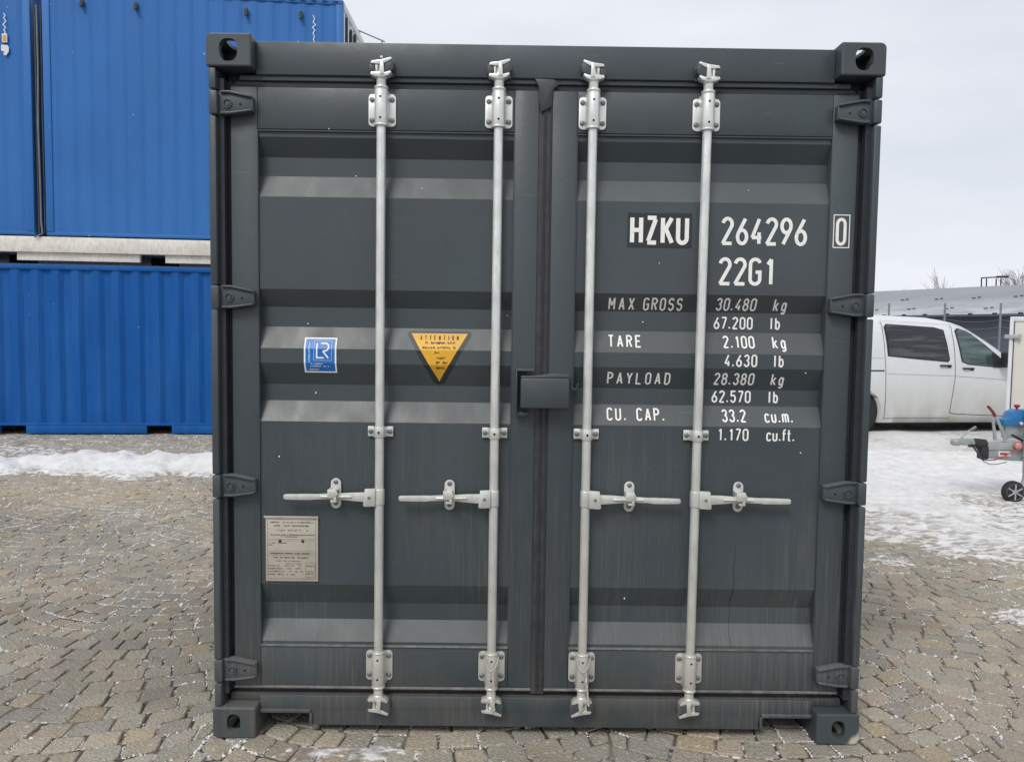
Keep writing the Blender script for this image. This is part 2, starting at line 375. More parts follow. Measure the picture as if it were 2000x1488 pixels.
def fbm(x, y, s, z=0, o=4):
    return noise.fractal(Vector((x * s, y * s, z)), .9, 2.1, o)
def ss(a, b, x):
    t = max(0, min(1, (x - a) / (b - a))); return t * t * (3 - 2 * t)
def snow_sheet(name, x0, x1, y0, y1, st, hf, label):
    nx, ny = int((x1 - x0) / st) + 1, int((y1 - y0) / st) + 1; H = {}
    for j in range(ny):
        for i in range(nx):
            x, y = x0 + i * st, y0 + j * st; H[i, j] = (x, y, hf(x, y))
    idx = {}; V = []; F = []; T = []
    def vi(k):
        if k not in idx:
            x, y, h = H[k]; idx[k] = len(V); V.append((x, y, min(h, .6) if h > -.012 else -.012)); T.append(1 - ss(.006, .06, h))
        return idx[k]
    for j in range(ny - 1):
        for i in range(nx - 1):
            q = [(i, j), (i + 1, j), (i + 1, j + 1), (i, j + 1)]
            if max(H[k][2] for k in q) > .0: F.append([vi(k) for k in q])
    me = bpy.data.meshes.new(name); me.from_pydata(V, [], F); me.materials.append(M['snow'])
    at = me.attributes.new('thin', 'FLOAT', 'POINT'); at.data.foreach_set('value', T)
    for p in me.polygons: p.use_smooth = True
    o = bpy.data.objects.new(name, me); COL.objects.link(o); tag(o, label, 'snow', kind='stuff'); return o
def h_left(x, y):
    # long low bank of shovelled snow parallel to the blue container
    c = 5.95 + .04 * x + .16 * fbm(x, 0, .8, 3) - .05 * math.sin(x * 1.3)
    lx = ss(-6.9, -4.9, x)
    c -= (1 - lx) * .55
    wid = .36 + .26 * lx + .22 * fbm(x, 2, 1.4)
    d = abs(y - c) / max(.15, wid)
    h = (.15 * (.16 + .84 * lx) + .05 * fbm(x, 3, 1.6)) * (1 - d ** 1.5) if d < 1.7 else -.1
    h += .045 * fbm(x, y, 2.4) + .035 * fbm(x, y, 6, 5) + .022 * fbm(x, y, 15, 2)
    t = ss(1.15, .4, abs(y - 6.4) / 1.1) * ss(-5.2, -6.4, x)
    h2 = .030 * t + .022 * fbm(x, y, 3, 1) - .014 + .018 * fbm(x, y, 10)
    h3 = .006 - abs(y - 7.75 - .05 * x * .6) * .05 + .022 * fbm(x * .6, y * 2, 2.2, 9) + .016 * fbm(x, y, 11, 9)
    h4 = -.022 + .03 * fbm(x, y * 1.3, 2.3, 21) + .022 * fbm(x, y, 12, 3) - .03 * ss(5.0, 4.7, y)
    return max(h, h2 - .008, h3 - .010, h4)
snow_sheet('snow_bank', -10.5, -1.3, 4.6, 8.2, .04, h_left, 'low white bank of shovelled snow lying in front of the blue containers')
def h_right(x, y):
    # near edge runs from (2.8,3.3) to (3.5,2.3)
    e = (y - 3.0) * .62 + (x - 2.65) * .62 + .25 * fbm(x, y, .9, 4) + .16 * fbm(x, y, 3.5, 2)
    h = .05 * ss(-.1, 1.6, e) + .012 - .02 * ss(.3, -.4, e) * 3
    # worn brown patch round the jockey wheel
    wz = ss(1.25, .3, math.hypot((x - 5.1) / 1.3, (y - 4.2) / .75))
    h -= .055 * wz
    wz2 = ss(1.2, .2, math.hypot((x - 5.0) / 1.5, (y - 3.55) / .45)); h -= .035 * wz2
    h -= .10 * ss(7.6, 9.1, x + .8 * fbm(x, y, .8, 3)) + .12 * ss(1.9, 1.35, x + .3 * fbm(x, y, 1.5, 3))
    h += .016 * fbm(x, y, 2.5, 6) + .020 * fbm(x * .6, y * 1.6, 5, 8) + .012 * fbm(x, y, 14, 8)
    return h
snow_sheet('snow_cover', 1.35, 9.2, 1.3, 7.4, .03, h_right, 'trodden snow with a ragged edge covering the yard by the white van')
def h_far(x, y):
    ed = min(x - 1.4, 30 - x, 30 - y) + 1.3 * fbm(x, y, .35, 2)
    return .035 - .09 * ss(1.6, .2, ed) + .03 * fbm(x, y, .6, 6) + .012 * fbm(x, y, 3)
snow_sheet('snow_cover', 1.4, 30, 7.3, 30, .16, h_far, 'smoother snow lying under and beyond the white van')
def blob(cx, cy, rx, ry, h0, seed):
    def f(x, y):
        d = math.hypot((x - cx) / rx, (y - cy) / ry); return h0 * (1 - d) + .5 * h0 * fbm(x, y, 9, seed) + .6 * h0 * fbm(x, y, 38, seed)
    return f
for cx, cy, rx, ry, h0, lb in (
    (2.55, 2.43, .13, .09, .022, 'small melting snow lump on the setts right of the grey container'),
    (2.80, 1.38, .20, .11, .028, 'snow clump at the right edge of the paving'),
    (2.72, .96, .12, .06, .02, 'thin snow scrap nearest the camera at the right edge'),
    (-.66, -.10, .20, .05, .003, 'thin snow smear under the left fork pocket of the grey container'),
    (-4.95, 3.05, .22, .12, .03, 'snow clump on the setts near the left edge'),
    (-2.6, 4.35, .20, .12, .03, 'snow lump beside the left edge of the grey container'),
    (-.10, -.20, .10, .05, .012, 'tiny snow crumbs beneath the middle of the container sill')):
    snow_sheet('snow_patch', cx - rx * 1.6, cx + rx * 1.6, cy - ry * 1.6, cy + ry * 1.6, .006, blob(cx, cy, rx, ry, h0, cx), lb)
# crumbs of snow caught in the joints, in short runs
V, F = [], []
rnd = random.Random(3); cnt = 0
sts = [s for s in stones if -60 < s[3] < 2060 and s[4] < 1520 and not sil(s[3], s[4])]
def lump(x, y, r, z):
    o_ = len(V); a = rnd.uniform(0, 6.28); e = rnd.uniform(.5, 1)
    for k in range(4):
        rr_ = r * rnd.uniform(.6, 1.2) * (e if k % 2 else 1); V.append((x + rr_ * math.cos(a + k * 1.57), y + rr_ * math.sin(a + k * 1.57), z + rnd.uniform(-.3, .1) * r))
    V.append((x + rnd.uniform(-.3, .3) * r, y + rnd.uniform(-.3, .3) * r, z + r * rnd.uniform(.5, .9)))
    for k in range(4): F.append((o_ + k, o_ + (k + 1) % 4, o_ + 4))
for _ in range(56000):
    s = rnd.choice(sts); q = s[0]; i = rnd.randrange(4); a, b = q[i], q[(i + 1) % 4]; t = rnd.random()
    x, y = a[0] + (b[0] - a[0]) * t, a[1] + (b[1] - a[1]) * t
    dens = .42 + 1.0 * fbm(x, y, 1.0, 11) + .5 * ss(.4, 2.2, y) - .15 * ss(-.2, .4, x) + .25 * ss(1.2, 3.2, y) * (x < 0)
    if rnd.random() > dens * .62: continue
    dv = Vector((b[0] - a[0], b[1] - a[1])).normalized(); n = rnd.choice((1, 1, 2, 4, 7, 11)); r0 = .0022 + abs(rnd.gauss(0, .0022))
    if rnd.random() < .05: r0 += .005
    if rnd.random() < .15: x += rnd.uniform(-.05, .05); y += rnd.uniform(-.05, .05); n = 1
    for k in range(n):
        d = (k - n / 2) * r0 * 1.3; cnt += 1
        lump(x + dv.x * d + rnd.gauss(0, r0 * .5), y + dv.y * d + rnd.gauss(0, r0 * .5), r0 * rnd.uniform(.6, 1.3), rnd.uniform(-.006, -.001))
me = bpy.data.meshes.new('snow_crumbs'); me.from_pydata(V, [], F); me.materials.append(M['crumb'])
o = bpy.data.objects.new('snow_crumbs', me); COL.objects.link(o); tag(o, 'white crumbs of snow caught in the joints of the setts', 'snow', kind='stuff')

# ============================================================ THE GREY CONTAINER
W, H, D = 1.219, 2.591, 6.058
box = empty('shipping_container', (0, 0, 0), label='dark grey steel shipping container with closed doors and four galvanised locking bars', cat='container')
def superell(w, h, n=24, p=2.6):
    out = []
    for i in range(n):
        t = 2 * math.pi * i / n; c, s = math.cos(t), math.sin(t)
        out.append((w / 2 * math.copysign(abs(c) ** (2 / p), c), h / 2 * math.copysign(abs(s) ** (2 / p), s)))
    return out
cw, cd, ch = .162, .178, .118
m = MB().box(0, cw, 0, cd, 0, ch)               # outer bottom-left front; x=0 outer, z=0 outer
me = bpy.data.meshes.new('c'); me.from_pydata(m.v, [], m.f); bm = bmesh.new(); bm.from_mesh(me); bmesh.ops.recalc_face_normals(bm, faces=bm.faces)
big = [e for e in bm.edges if all(abs(v.co.x) < 1e-6 and abs(v.co.z) < 1e-6 for v in e.verts)]
bmesh.ops.bevel(bm, geom=big, offset=.022, segments=5, profile=.5, affect='EDGES')
es = [e for e in bm.edges if len(e.link_faces) == 2 and e.calc_face_angle(0) > R(60)]
bmesh.ops.bevel(bm, geom=es, offset=.006, segments=2, profile=.5, affect='EDGES')
bm.to_mesh(me); bm.free()
me.materials.append(M['chan'])
def make_casting(hw_, hh_2):
    c = bpy.data.objects.new('corner_casting', me.copy()); COL.objects.link(c)
    cut = [MB().box(.014, cw - .014, .026, cd - .016, .012, ch - .02).build('c1', 'chan'),
       MB().prism(superell(hw_, hh_2), lambda u, v, w: (.080 + u, w, .060 + v), -.05, .05).build('c2', 'chan'),
       MB().prism(superell(.078, .070), lambda u, v, w: (w, .098 + u, .060 + v), -.05, .04).build('c3', 'chan'),
       MB().prism(superell(.064, .120), lambda u, v, w: (.082 + u, .098 + v, w), -.05, .04).build('c4', 'chan')]
    return boolean(c, cut)
casting = make_casting(.051, .066); casting2 = make_casting(.066, .080)
for p in casting.data.polygons: p.use_smooth = False
casting.parent = box; casting.location = (-W, 0, 0)
inst(casting, (W, 0, 0), (-1, 1, 1)); top_l = inst(casting, (-W, 0, H), (1, 1, -1)); top_l.data = casting2.data; inst(top_l, (W, 0, H), (-1, 1, -1)); bpy.data.objects.remove(casting2)
for sx in (-1, 1):
    for z, sz in ((0, 1), (H, -1)): inst(casting, (sx * W, D, z), (-sx, -1, sz))
c_ = [o for o in box.children if o.location.x > 0 and o.location.y < 1 and o.location.z < 1][0]
# scuffed bare corner of the lower right casting
def scuff(nt, g, cur, b):
    N, L = nt.nodes, nt.links; s = N.new('ShaderNodeSeparateXYZ'); L.new(g, s.inputs[0])
    nz = N.new('ShaderNodeTexNoise'); nz.inputs['Scale'].default_value = 30; L.new(g, nz.inputs['Vector'])
    a = N.new('ShaderNodeMath'); a.operation = 'MULTIPLY_ADD'; L.new(nz.outputs[0], a.inputs[0]); a.inputs[1].default_value = .05; L.new(s.outputs[0], a.inputs[2])
    b2 = N.new('ShaderNodeMath'); b2.operation = 'SUBTRACT'; L.new(a.outputs[0], b2.inputs[0]); L.new(s.outputs[2], b2.inputs[1])
    r = N.new('ShaderNodeMapRange'); L.new(b2.outputs[0], r.inputs[0]); r.inputs[1].default_value = 1.182; r.inputs[2].default_value = 1.205
    return mixc(nt, r.outputs[0], cur, (.50, .46, .37))
M['scuff'] = mat('scuffed_grey_paint', (.050, .064, .072), .55, var=.09, scale=3, extra=scuff)
c_.data = c_.data.copy(); c_.data.materials[0] = M['scuff']; c_['label'] = 'corner casting scraped to pale metal at its lower edge'

zt, zb = H - ch, ch
for sx in (-1, 1):
    # corner post: outer flange in segments between the hinge lugs, deep channel behind
    p = MB()
    hz = [2.349, 1.652, .955, .255]
    segs = [(zt, hz[0] + .047)] + [(hz[i] - .047, hz[i + 1] + .043) for i in range(3)] + [(hz[3] - .047, zb)]
    for a, b in segs:
        x0, x1 = sorted((sx * 1.213, sx * 1.187)); p.box(x0, x1, .006, .055, b + .002, a - .002)
    p.build('corner_post_flange', 'chan', box, bevel=.005)
    p = MB(); x0, x1 = sorted((sx * 1.213, sx * 1.190)); p.box(x0, x1, .056, .16, zb, zt)
    x0, x1 = sorted((sx * 1.178, sx * 1.10)); p.box(x0, x1, .108, .16, zb, zt)
    p.build('corner_post', 'chan', box, bevel=.003)
    for z in hz:                                 # hinge lug welded to the post
        x0, x1 = sorted((sx * 1.213, sx * 1.182))
        p = MB().box(x0, x1, .004, .055, z - .042, z + .042); p.build('hinge_lug', 'chan', box, bevel=.006)
    # side wall, rails, rear post
    c = MB(); n = 0; y = .165; pts = []
    while y < D - .2:
        for dy, dx in ((.0, 0), (.07, 0), (.138, .036), (.21, .036)): pts.append((y + dy, dx))
        y += .278
    vs = []
    for yy, dx in pts: vs += [(sx * (W - .012 - dx), yy, .16), (sx * (W - .012 - dx), yy, H - .07)]
    c.add(vs, [(2 * i, 2 * i + 1, 2 * i + 3, 2 * i + 2) for i in range(len(pts) - 1)]); c.build('side_wall', 'paint', box)
    x0, x1 = sorted((sx * (W - .003), sx * (W - .063)))
    MB().box(x0, x1, cd, D - cd, H - .075, H - .012).build('top_side_rail', 'chan', box, bevel=.004)
    x0, x1 = sorted((sx * (W - .003), sx * (W - .053)))
    MB().box(x0, x1, cd, D - cd, .02, .17).build('bottom_side_rail', 'chan', box, bevel=.004)
    x0, x1 = sorted((sx * (W - .003), sx * (W - .13))); MB().box(x0, x1, D - .14, D - .003, zb, zt).build('rear_post', 'chan', box, bevel=.005)
MB().box(-1.155, 1.155, .18, D - .1, H - .05, H - .03).build('container_roof', 'paint', box)
MB().box(-1.155, 1.155, .18, D - .1, .12, .15).build('container_floor', 'darkgap', box)
MB().box(-1.08, 1.08, D - .06, D - .02, .15, H - .1).build('rear_wall', 'paint', box)
# header and sill
h = MB().box(-1.056, 1.056, .05, .16, 2.462, 2.581); h.build('door_header', 'paint', box, bevel=.004)
h = MB(); h.box(-1.12, 1.12, .060, .16, 2.444, 2.462); h.box(-1.14, 1.14, .072, .16, 2.430, 2.444)
h.build('header_lip', 'chan', box, bevel=.003)
o = MB().prism([(-1.056, .144), (-1.056, .088), (-.876, .088), (-.862, .080), (-.856, .030), (.852, .030), (.858, .080), (.872, .088), (1.056, .088), (1.056, .144)][::-1],
           lambda u, v, w: (u, w, v), .05, .062).build('door_sill', 'paint', box, bevel=.003)
h = MB(); h.box(-1.17, 1.17, .062, .17, .120, .148); h.box(-.80, .80, .062, .17, .034, .12)
h.box(-1.15, 1.15, .085, .17, .148, .166); h.build('sill_step', 'seal', box, bevel=.002)
for sx in (-1, 1):
    h = MB(); x0, x1 = sorted((sx * .862, sx * 1.056)); h.box(x0, x1, .040, .062, .080, .092)
    xa_, xb_ = sorted((sx * .856, sx * .866)); h.box(xa_, xb_, .042, .0622, .032, .0798)   # rolled lip over each pocket
    x0, x1 = sorted((sx * .862, sx * 1.056)); h.box(x0, x1, .062, .4, .088, .118)
    x0, x1 = sorted((sx * .80, sx * .856)); h.box(x0, x1, .062, 1.0, .034, .118)
    h.build('fork_pocket_frame', 'chan', box, bevel=.002)
MB().box(-1.1, 1.1, .36, .38, .005, .12).build('cross_member', 'darkgap', box)

PROF = [(2.268, .056), (2.241, .056), (2.175, .095), (2.106, .095), (2.025, .056), (1.687, .056), (1.622, .095), (1.548, .095), (1.468, .056), (1.413, .056),
        (1.332, .095), (1.27, .095), (1.195, .056), (.575, .056), (.492, .095), (.428, .095), (.355, .056), (.335, .056)]
def py(z):
    if z > PROF[0][0] or z < PROF[-1][0]: return .05
    for (a, ya), (b, yb) in zip(PROF, PROF[1:]):
        if b <= z <= a: return yb + (ya - yb) * (z - b) / (a - b)
    return .05
def panel(x0, x1, door):
    vs = []; 
    NX = 14
    prof = []
    for (a, ya), (b, yb) in zip(PROF, PROF[1:]):
        prof.append((a, ya)); k = 5 if abs(a - b) > .2 else 1
        for i in range(1, k): prof.append((a + (b - a) * i / k, ya))
    prof.append(PROF[-1])
    for z, y in prof:
        for i in range(NX + 1):
            x = x0 + (x1 - x0) * i / NX
            vs.append((x, y + .0022 * noise.noise(Vector((x * 3, z * 3, 1))) * (0 if i in (0, NX) else 1), z))
    n = NX + 1
    m = MB().add(vs, [(r * n + i, r * n + i + 1, (r + 1) * n + i + 1, (r + 1) * n + i) for r in range(len(prof) - 1) for i in range(NX)])
    o = m.build('corrugated_panel', 'paint', door)
    for p in o.data.polygons: p.use_smooth = False
    # weld bead round the panel, a thin proud line
    b = MB()
    b.box(x0, x1, .047, .056, 2.260, 2.264); b.build('weld_bead', 'chan', door)
    MB().box(x0, x1, .0455, .056, .3385, .3435).build('weld_bead', 'dusty', door)
    b = MB()
    b.box(x0 - .001, x0 + .002, .0485, .056, .344, 2.26); b.build('weld_bead', 'chan', door); MB().box(x1 - .002, x1 + .001, .0485, .056, .344, 2.26).build('weld_bead', 'chan', door)
    return o
doors = []
for xa, xb, pa, pb in ((-1.150, -.023, -1.052, -.112), (.026, 1.150, .118, 1.055)):
    d = MB()
    zt_, zb_ = 2.418, .183
    d.box(xa, pa, .05, .10, zb_, zt_); d.box(pb, xb, .05, .10, zb_, zt_)
    d.box(pa, pb, .0508, .10, 2.268, zt_ - .0005); d.box(pa, pb, .0508, .10, zb_ + .0005, .335)
    dd = d.build('door', 'paint', box, bevel=.0035)
    panel(pa, pb, dd); doors.append(dd)
    # rubber seal around the leaf; the outer black strip imitates shade in the post channel
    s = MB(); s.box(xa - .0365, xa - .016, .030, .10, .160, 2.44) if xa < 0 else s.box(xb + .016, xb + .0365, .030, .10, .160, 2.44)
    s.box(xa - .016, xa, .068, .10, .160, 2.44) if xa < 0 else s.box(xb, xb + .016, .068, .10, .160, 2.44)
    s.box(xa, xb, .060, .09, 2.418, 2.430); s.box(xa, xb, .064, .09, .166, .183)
    s.build('rubber_gasket_shade_strip', 'rubber', dd)
    s = MB(); s.box(xa, xb, .046, .060, .174, .183); s.build('drip_ledge', 'dusty', dd, bevel=.002)
ld, rd = doors
ld['label'] = 'left door leaf'; rd['label'] = 'right door leaf with the painted container number'
a = MB(); a.box(-.023, .026, .056, .09, .160, 2.44); a.build('centre_gasket', 'seal', ld)
a = MB(); a.box(-.004, .004, .050, .058, .168, 2.43); a.box(.020, .026, .0485, .06, .17, 2.43); a.build('gasket_rib', 'rubber', ld)
a = MB().prism([(-.040, 2.460), (.030, 2.458), (.050, 2.440), (.030, 2.425), (.022, 2.36), (-.016, 2.34), (-.024, 2.38), (-.026, 2.43)][::-1], lambda u, v, w: (u, w, v), .044, .06)
a.build('overlap_plate', 'seal', ld, bevel=.003)

# hinges
def hinge_mesh():
    m = MB()
    poly = [(0, .042), (.045, .044), (.128, .027), (.130, -.028), (.045, -.040), (0, -.042)]
    m.prism(poly, lambda u, v, w: (u, w, v), .022, .050)
    for sg, z0, z1 in ((1, .044, .027), (-1, -.040, -.028)):           # raised ribs along both edges
        m.prism([(.012, z0), (.045, z0), (.126, z1), (.126, z1 - sg * .008), (.045, z0 - sg * .009), (.012, z0 - sg * .009)], lambda u, v, w: (u, w, v), .012, .023)
    return m
hl = hinge_mesh().build('hinge', 'chan', ld, bevel=.0035)
def ring_mesh():
    m = MB(); n = 20; vs = []
    for i in range(n):
        t = 2 * math.pi * i / n
        for r, y in ((.0175, .023), (.0165, .0165), (.0125, .0165), (.0115, .023)): vs.append((r * math.cos(t), y, r * math.sin(t)))
    m.add(vs, [(4 * i + k, 4 * i + k + 1, 4 * ((i + 1) % n) + k + 1, 4 * ((i + 1) % n) + k) for i in range(n) for k in range(3)])
    m.cyl((0, .023, 0), (0, .018, 0), .0085, n=14)
    return m
rg = ring_mesh().build('hinge_boss', 'chan', ld, smooth=True)
hp = MB().cyl((0, .023, 0), (0, .0212, 0), .0045, n=10).build('hinge_pin_end', 'hole', ld)
first = True
for sx, door in ((-1, ld), (1, rd)):
    for z in hz:
        tgt = (sx * 1.187, 0, z)
        if first: hl.location = tgt
        else: inst(hl, tgt, (-sx, 1, 1), door)
        l2 = (sx * 1.150, 0, z - .001); l3 = (sx * 1.103, 0, z - .003)
        if first: rg.location = l2; hp.location = l3
        else: inst(rg, l2, None, door); inst(hp, l3, None, door)
        first = False

# locking bars
BX = [-.595, -.170, .172, .588]; BXB = [-.600, -.173, .170, .577]; BY = .024
def bracket_mesh():
    m = MB(); w, hh, r = .050, .058, .014; poly = []
    for cx, cz, a0 in ((w - r, hh - r, 0), (-w + r, hh - r, 90), (-w + r, -hh + r, 180), (w - r, -hh + r, 270)):
        for k in range(5): t = R(a0 + 90 * k / 4); poly.append((cx + r * math.cos(t), cz + r * math.sin(t)))
    m.prism(poly, lambda u, v, w_: (u, w_, v), .0435, .0498)
    n = 14; vs = []                                            # half-round saddle over the bar
    prof = [(-.0285, .0435)] + [(-.0245 * math.cos(math.pi * i / n), BY - .0245 * math.sin(math.pi * i / n) ) for i in range(n + 1)] + [(.0285, .0435)]
    for z in (-.060, .064): vs += [(x, y, z) for x, y in prof]
    k = len(prof); m.add(vs, [(i, i + 1, k + i + 1, k + i) for i in range(k - 1)] + [tuple(range(k)), tuple(range(2 * k - 1, k - 1, -1))])
    m.lathe((0, BY, -.063), (0, 0, 1), [(0, .0225), (.002, .0255), (.008, .0255), (.010, .0225)])
    m.lathe((0, BY, .060), (0, 0, 1), [(0, .0235), (.010, .0235), (.012, .0255), (.017, .0255), (.019, .0215), (.024, .0175)])
    return m
def cam_mesh():
    m = MB()
    m.lathe((0, BY, .084), (0, 0, 1), [(0, .0175), (.020, .0175), (.022, .0205), (.027, .0205), (.030, .016), (.040, .013), (.062, .012), (.066, .016), (.070, .012)], 20)
    m.prism([(-.038, .116), (-.034, .125), (-.012, .124), (0, .129), (.016, .123), (.034, .129), (.040, .125), (.028, .113), (.012, .108), (-.020, .109)], lambda u, v, w: (u, w, v), BY - .022, BY + .014)
    m.prism([(-.037, .155), (-.032, .164), (.0, .168), (.012, .171), (.038, .178), (.041, .171), (.018, .158), (0, .154), (-.014, .153)], lambda u, v, w: (u, w, v), BY - .021, BY + .014)
    m.prism([(-.022, .118), (-.012, .118), (-.010, .160), (-.024, .160)], lambda u, v, w: (u, w, v), BY - .016, BY + .004)
    m.prism([(-.003, .116), (.014, .116), (.011, .166), (-.001, .166)], lambda u, v, w: (u, w, v), BY - .026, BY + .0)
    return m
def keeper_mesh():
    m = MB()
    m.prism([(-.042, .124), (-.016, .127), (-.018, .156), (-.042, .153)], lambda u, v, w: (u, w, v), BY - .016, .050)
    m.prism([(.012, .124), (.036, .126), (.046, .140), (.045, .160), (.036, .172), (.014, .166)], lambda u, v, w: (u, w, v), BY - .018, .050)
    m.box(-.042, .044, .046, .0498, .120, .172)
    return m
bm_ = bracket_mesh().build('bar_bracket', 'galv', ld, bevel=.0012, smooth=True)
cm_ = cam_mesh().build('bar_cam', 'galv', ld, bevel=.002, smooth=True)
km_ = keeper_mesh().build('cam_keeper', 'chan', box, bevel=.003)
bolt_ = MB().lathe((0, .0436, 0), (0, -1, 0), [(0, .0092), (.003, .0092), (.0055, .0065), (.0062, .003)], 10).build('bolt', 'bolt', ld, smooth=True)
hole_ = MB().cyl((0, BY - .0249, 0), (0, BY - .020, 0), .0042, n=10).build('grease_hole', 'hole', ld)
guide = MB()
vs = []; n = 12; prof = [(-.047, .0435), (-.026, .0435)] + [(-.0215 * math.cos(math.pi * i / n), BY - .0215 * math.sin(math.pi * i / n)) for i in range(n + 1)] + [(.026, .0435), (.047, .0435)]
for z in (-.019, .019): vs += [(x, y, z) for x, y in prof] + [(x, .0498, z) for x in (.047, -.047)]
k = len(prof) + 2; guide.add(vs, [(i, (i + 1) % k, k + (i + 1) % k, k + i) for i in range(k)] + [tuple(range(k)), tuple(range(2 * k - 1, k - 1, -1))])
gd_ = guide.build('bar_guide', 'galv', ld, bevel=.0012, smooth=True)
# handle, drawn for the left door (points to -x), origin on the bar axis
hd = MB()
hd.lathe((0, BY, -.030), (0, 0, 1), [(0, .0185), (.002, .0200), (.058, .0200), (.060, .0185)], 20)
hd.prism([(-.012, .034), (-.050, .032), (-.056, -.030), (-.050, -.034), (-.012, -.032)], lambda u, v, w: (u, w, v), BY - .024, BY - .012)
hh_ = [(-.050, .019, -.016, 0), (-.10, .017, -.013, .004), (-.15, .012, -.010, .010), (-.185, .012, -.009, .008), (-.235, .010, -.009, .002), (-.25, .011, -.011, 0), (-.300, .010, -.011, 0), (-.345, .009, -.010, 0), (-.352, .006, -.007, .002)]
vs = []
for x, a, b, dy in hh_: vs += [(x, BY - .020 + dy, b - .001), (x, BY - .020 + dy, a - .001), (x, BY - .008 + dy, a - .001), (x, BY - .008 + dy, b - .001)]
hd.add(vs, [(4 * i + k, 4 * i + (k + 1) % 4, 4 * i + 4 + (k + 1) % 4, 4 * i + 4 + k) for i in range(len(hh_) - 1) for k in range(4)] + [(3, 2, 1, 0), tuple(4 * (len(hh_) - 1) + k for k in range(4))])
hd.cyl((-.215, BY - .014, 0), (-.10, BY - .020, .002), .0055, .0035, n=10)
hd_ = hd.build('locking_handle', 'galv', ld, bevel=.0018, smooth=True)
rv_ = MB().lathe((-.034, BY - .024, 0), (0, -1, 0), [(0, .006), (.003, .005), (.004, .002)], 10).build('handle_rivet', 'bolt', ld, smooth=True)
ct = MB(); poly = []
for cz, a0 in ((.040, 0), (-.036, 180)):
    for k in range(9): t = R(a0 + 180 * k / 8); poly.append((.0195 * math.cos(t), cz + .0195 * math.sin(t)))
ct.prism(poly, lambda u, v, w: (u, w, v), .044, .0498)
ct.box(-.012, .012, .0, .044, .014, .021)                                   # arm that carries the lever
ct.prism([(-.020, .026), (.010, .030), (.020, .010), (.004, -.006), (-.020, -.004)], lambda u, v, w: (u, w, v), -.010, -.004)
ct.box(-.020, -.014, -.004, .044, -.004, .026)
ct.box(-.010, .014, -.006, .044, -.022, -.014); ct.box(.002, .012, -.008, -.002, -.022, .0)
ct_ = ct.build('handle_catch', 'galv', ld, bevel=.0018, smooth=True)
base = True
for i in range(4):
    door = ld if i < 2 else rd; sx = 1 if i < 2 else -1
    xt, xb = BX[i], BXB[i]
    MB().lathe((xb, BY, .165), (xt - xb, 0, 2.44 - .165), [(0, .0168), (2.275, .0168)], 24).build('locking_bar', 'galv', door, smooth=True)
    def lx(z): return xb + (xt - xb) * (z - .165) / 2.275
    def put(src, x, z, scale=(1, 1, 1), par=door):
        if src.get('used') is None:
            src['used'] = 1; src.location = (x, 0, z); src.scale = scale; src.parent = par
        else: inst(src, (x, 0, z), scale, par)
    for z, sz in ((2.3375, 1), (.27, -1)):
        put(bm_, lx(z), z, (1, 1, sz)); put(cm_, lx(z), z, (sx, 1, sz)); put(km_, lx(z), z, (sx, 1, sz), box)
        for dx in (-.037, .037):
            for dz in (-.036, .038): put(bolt_, lx(z) + dx, z + dz)
        for dz in (-.036, .038): put(hole_, lx(z), z + dz * (1 if sz > 0 else -1))
    put(gd_, lx(1.163), 1.163)
    for dx in (-.036, .036): put(bolt_, lx(1.163) + dx, 1.163)
    put(hole_, lx(1.163), 1.163)
    zh = (.921, .920, .922, .926)[i]; tilt = (0, 0, 1.6, 1.2)[i]
    put(hd_, lx(zh), zh, (sx, 1, 1)); put(rv_, lx(zh), zh, (sx, 1, 1))
    put(ct_, lx(zh) - sx * .166, zh + .004)
    for dz in (.046, -.034): put(bolt_, lx(zh) - sx * .166, zh + .004 + dz)
for o in bpy.data.objects:
    if 'used' in o.keys(): del o['used']
# wire seal loops on the two inner bars
for i, (dx, lng) in enumerate(((.012, .15), (.022, .13))):
    xb = BXB[1 + i] + .001; pts = []
    for k in range(13):
        t = math.pi * k / 12; pts.append((xb - .026 * math.cos(t), BY - .034 - .003 * math.sin(t), .326 - .055 * math.sin(t) ** 1.5 + .004))
    w = MB().tube(pts, .0030, 6)
    pts = [(xb + dx * .4 + dx * .6 * k / 14 + .0025 * math.sin(k * 2.4), BY - .034 + .0025 * math.cos(k * 2.4), .275 - lng * k / 14) for k in range(15)]
    w.tube(pts, .0032, 6); pts = [(xb + dx * .4 + dx * .6 * k / 14 - .0025 * math.sin(k * 2.4), BY - .034 - .0025 * math.cos(k * 2.4), .275 - lng * k / 14) for k in range(15)]
    w.tube(pts, .0022, 6); w.build('twisted_wire', 'galv', ld if i == 0 else rd, smooth=True)

# padlock box across the two doors
lb = MB(); lb.box(-.078, .100, -.022, .049, 1.262, 1.372); lk = lb.build('padlock_box', 'chan', rd, bevel=.006)
MB().prism([(-.078, 1.3725), (.100, 1.3725), (.100, 1.384), (.04, 1.388), (-.01, 1.381), (-.078, 1.379)][::-1], lambda u, v, w: (u, w, v), -.016, .049).build('padlock_box_lid', 'chan', rd, bevel=.003)
lb = MB(); lb.box(-.096, -.090, -.008, .049, 1.245, 1.404); lb.box(-.0898, -.028, -.008, .049, 1.396, 1.404); lb.box(-.092, -.045, .020, .049, 1.228, 1.244)
lb.build('padlock_box_shroud', 'chan', ld, bevel=.002)
MB().tube([(.108, .03, 1.372), (.110, .028, 1.350), (.112, .022, 1.333), (.121, .018, 1.328), (.131, .016, 1.337), (.134, .014, 1.352)], .0035, 8).build('hook', 'chan', rd, smooth=True)

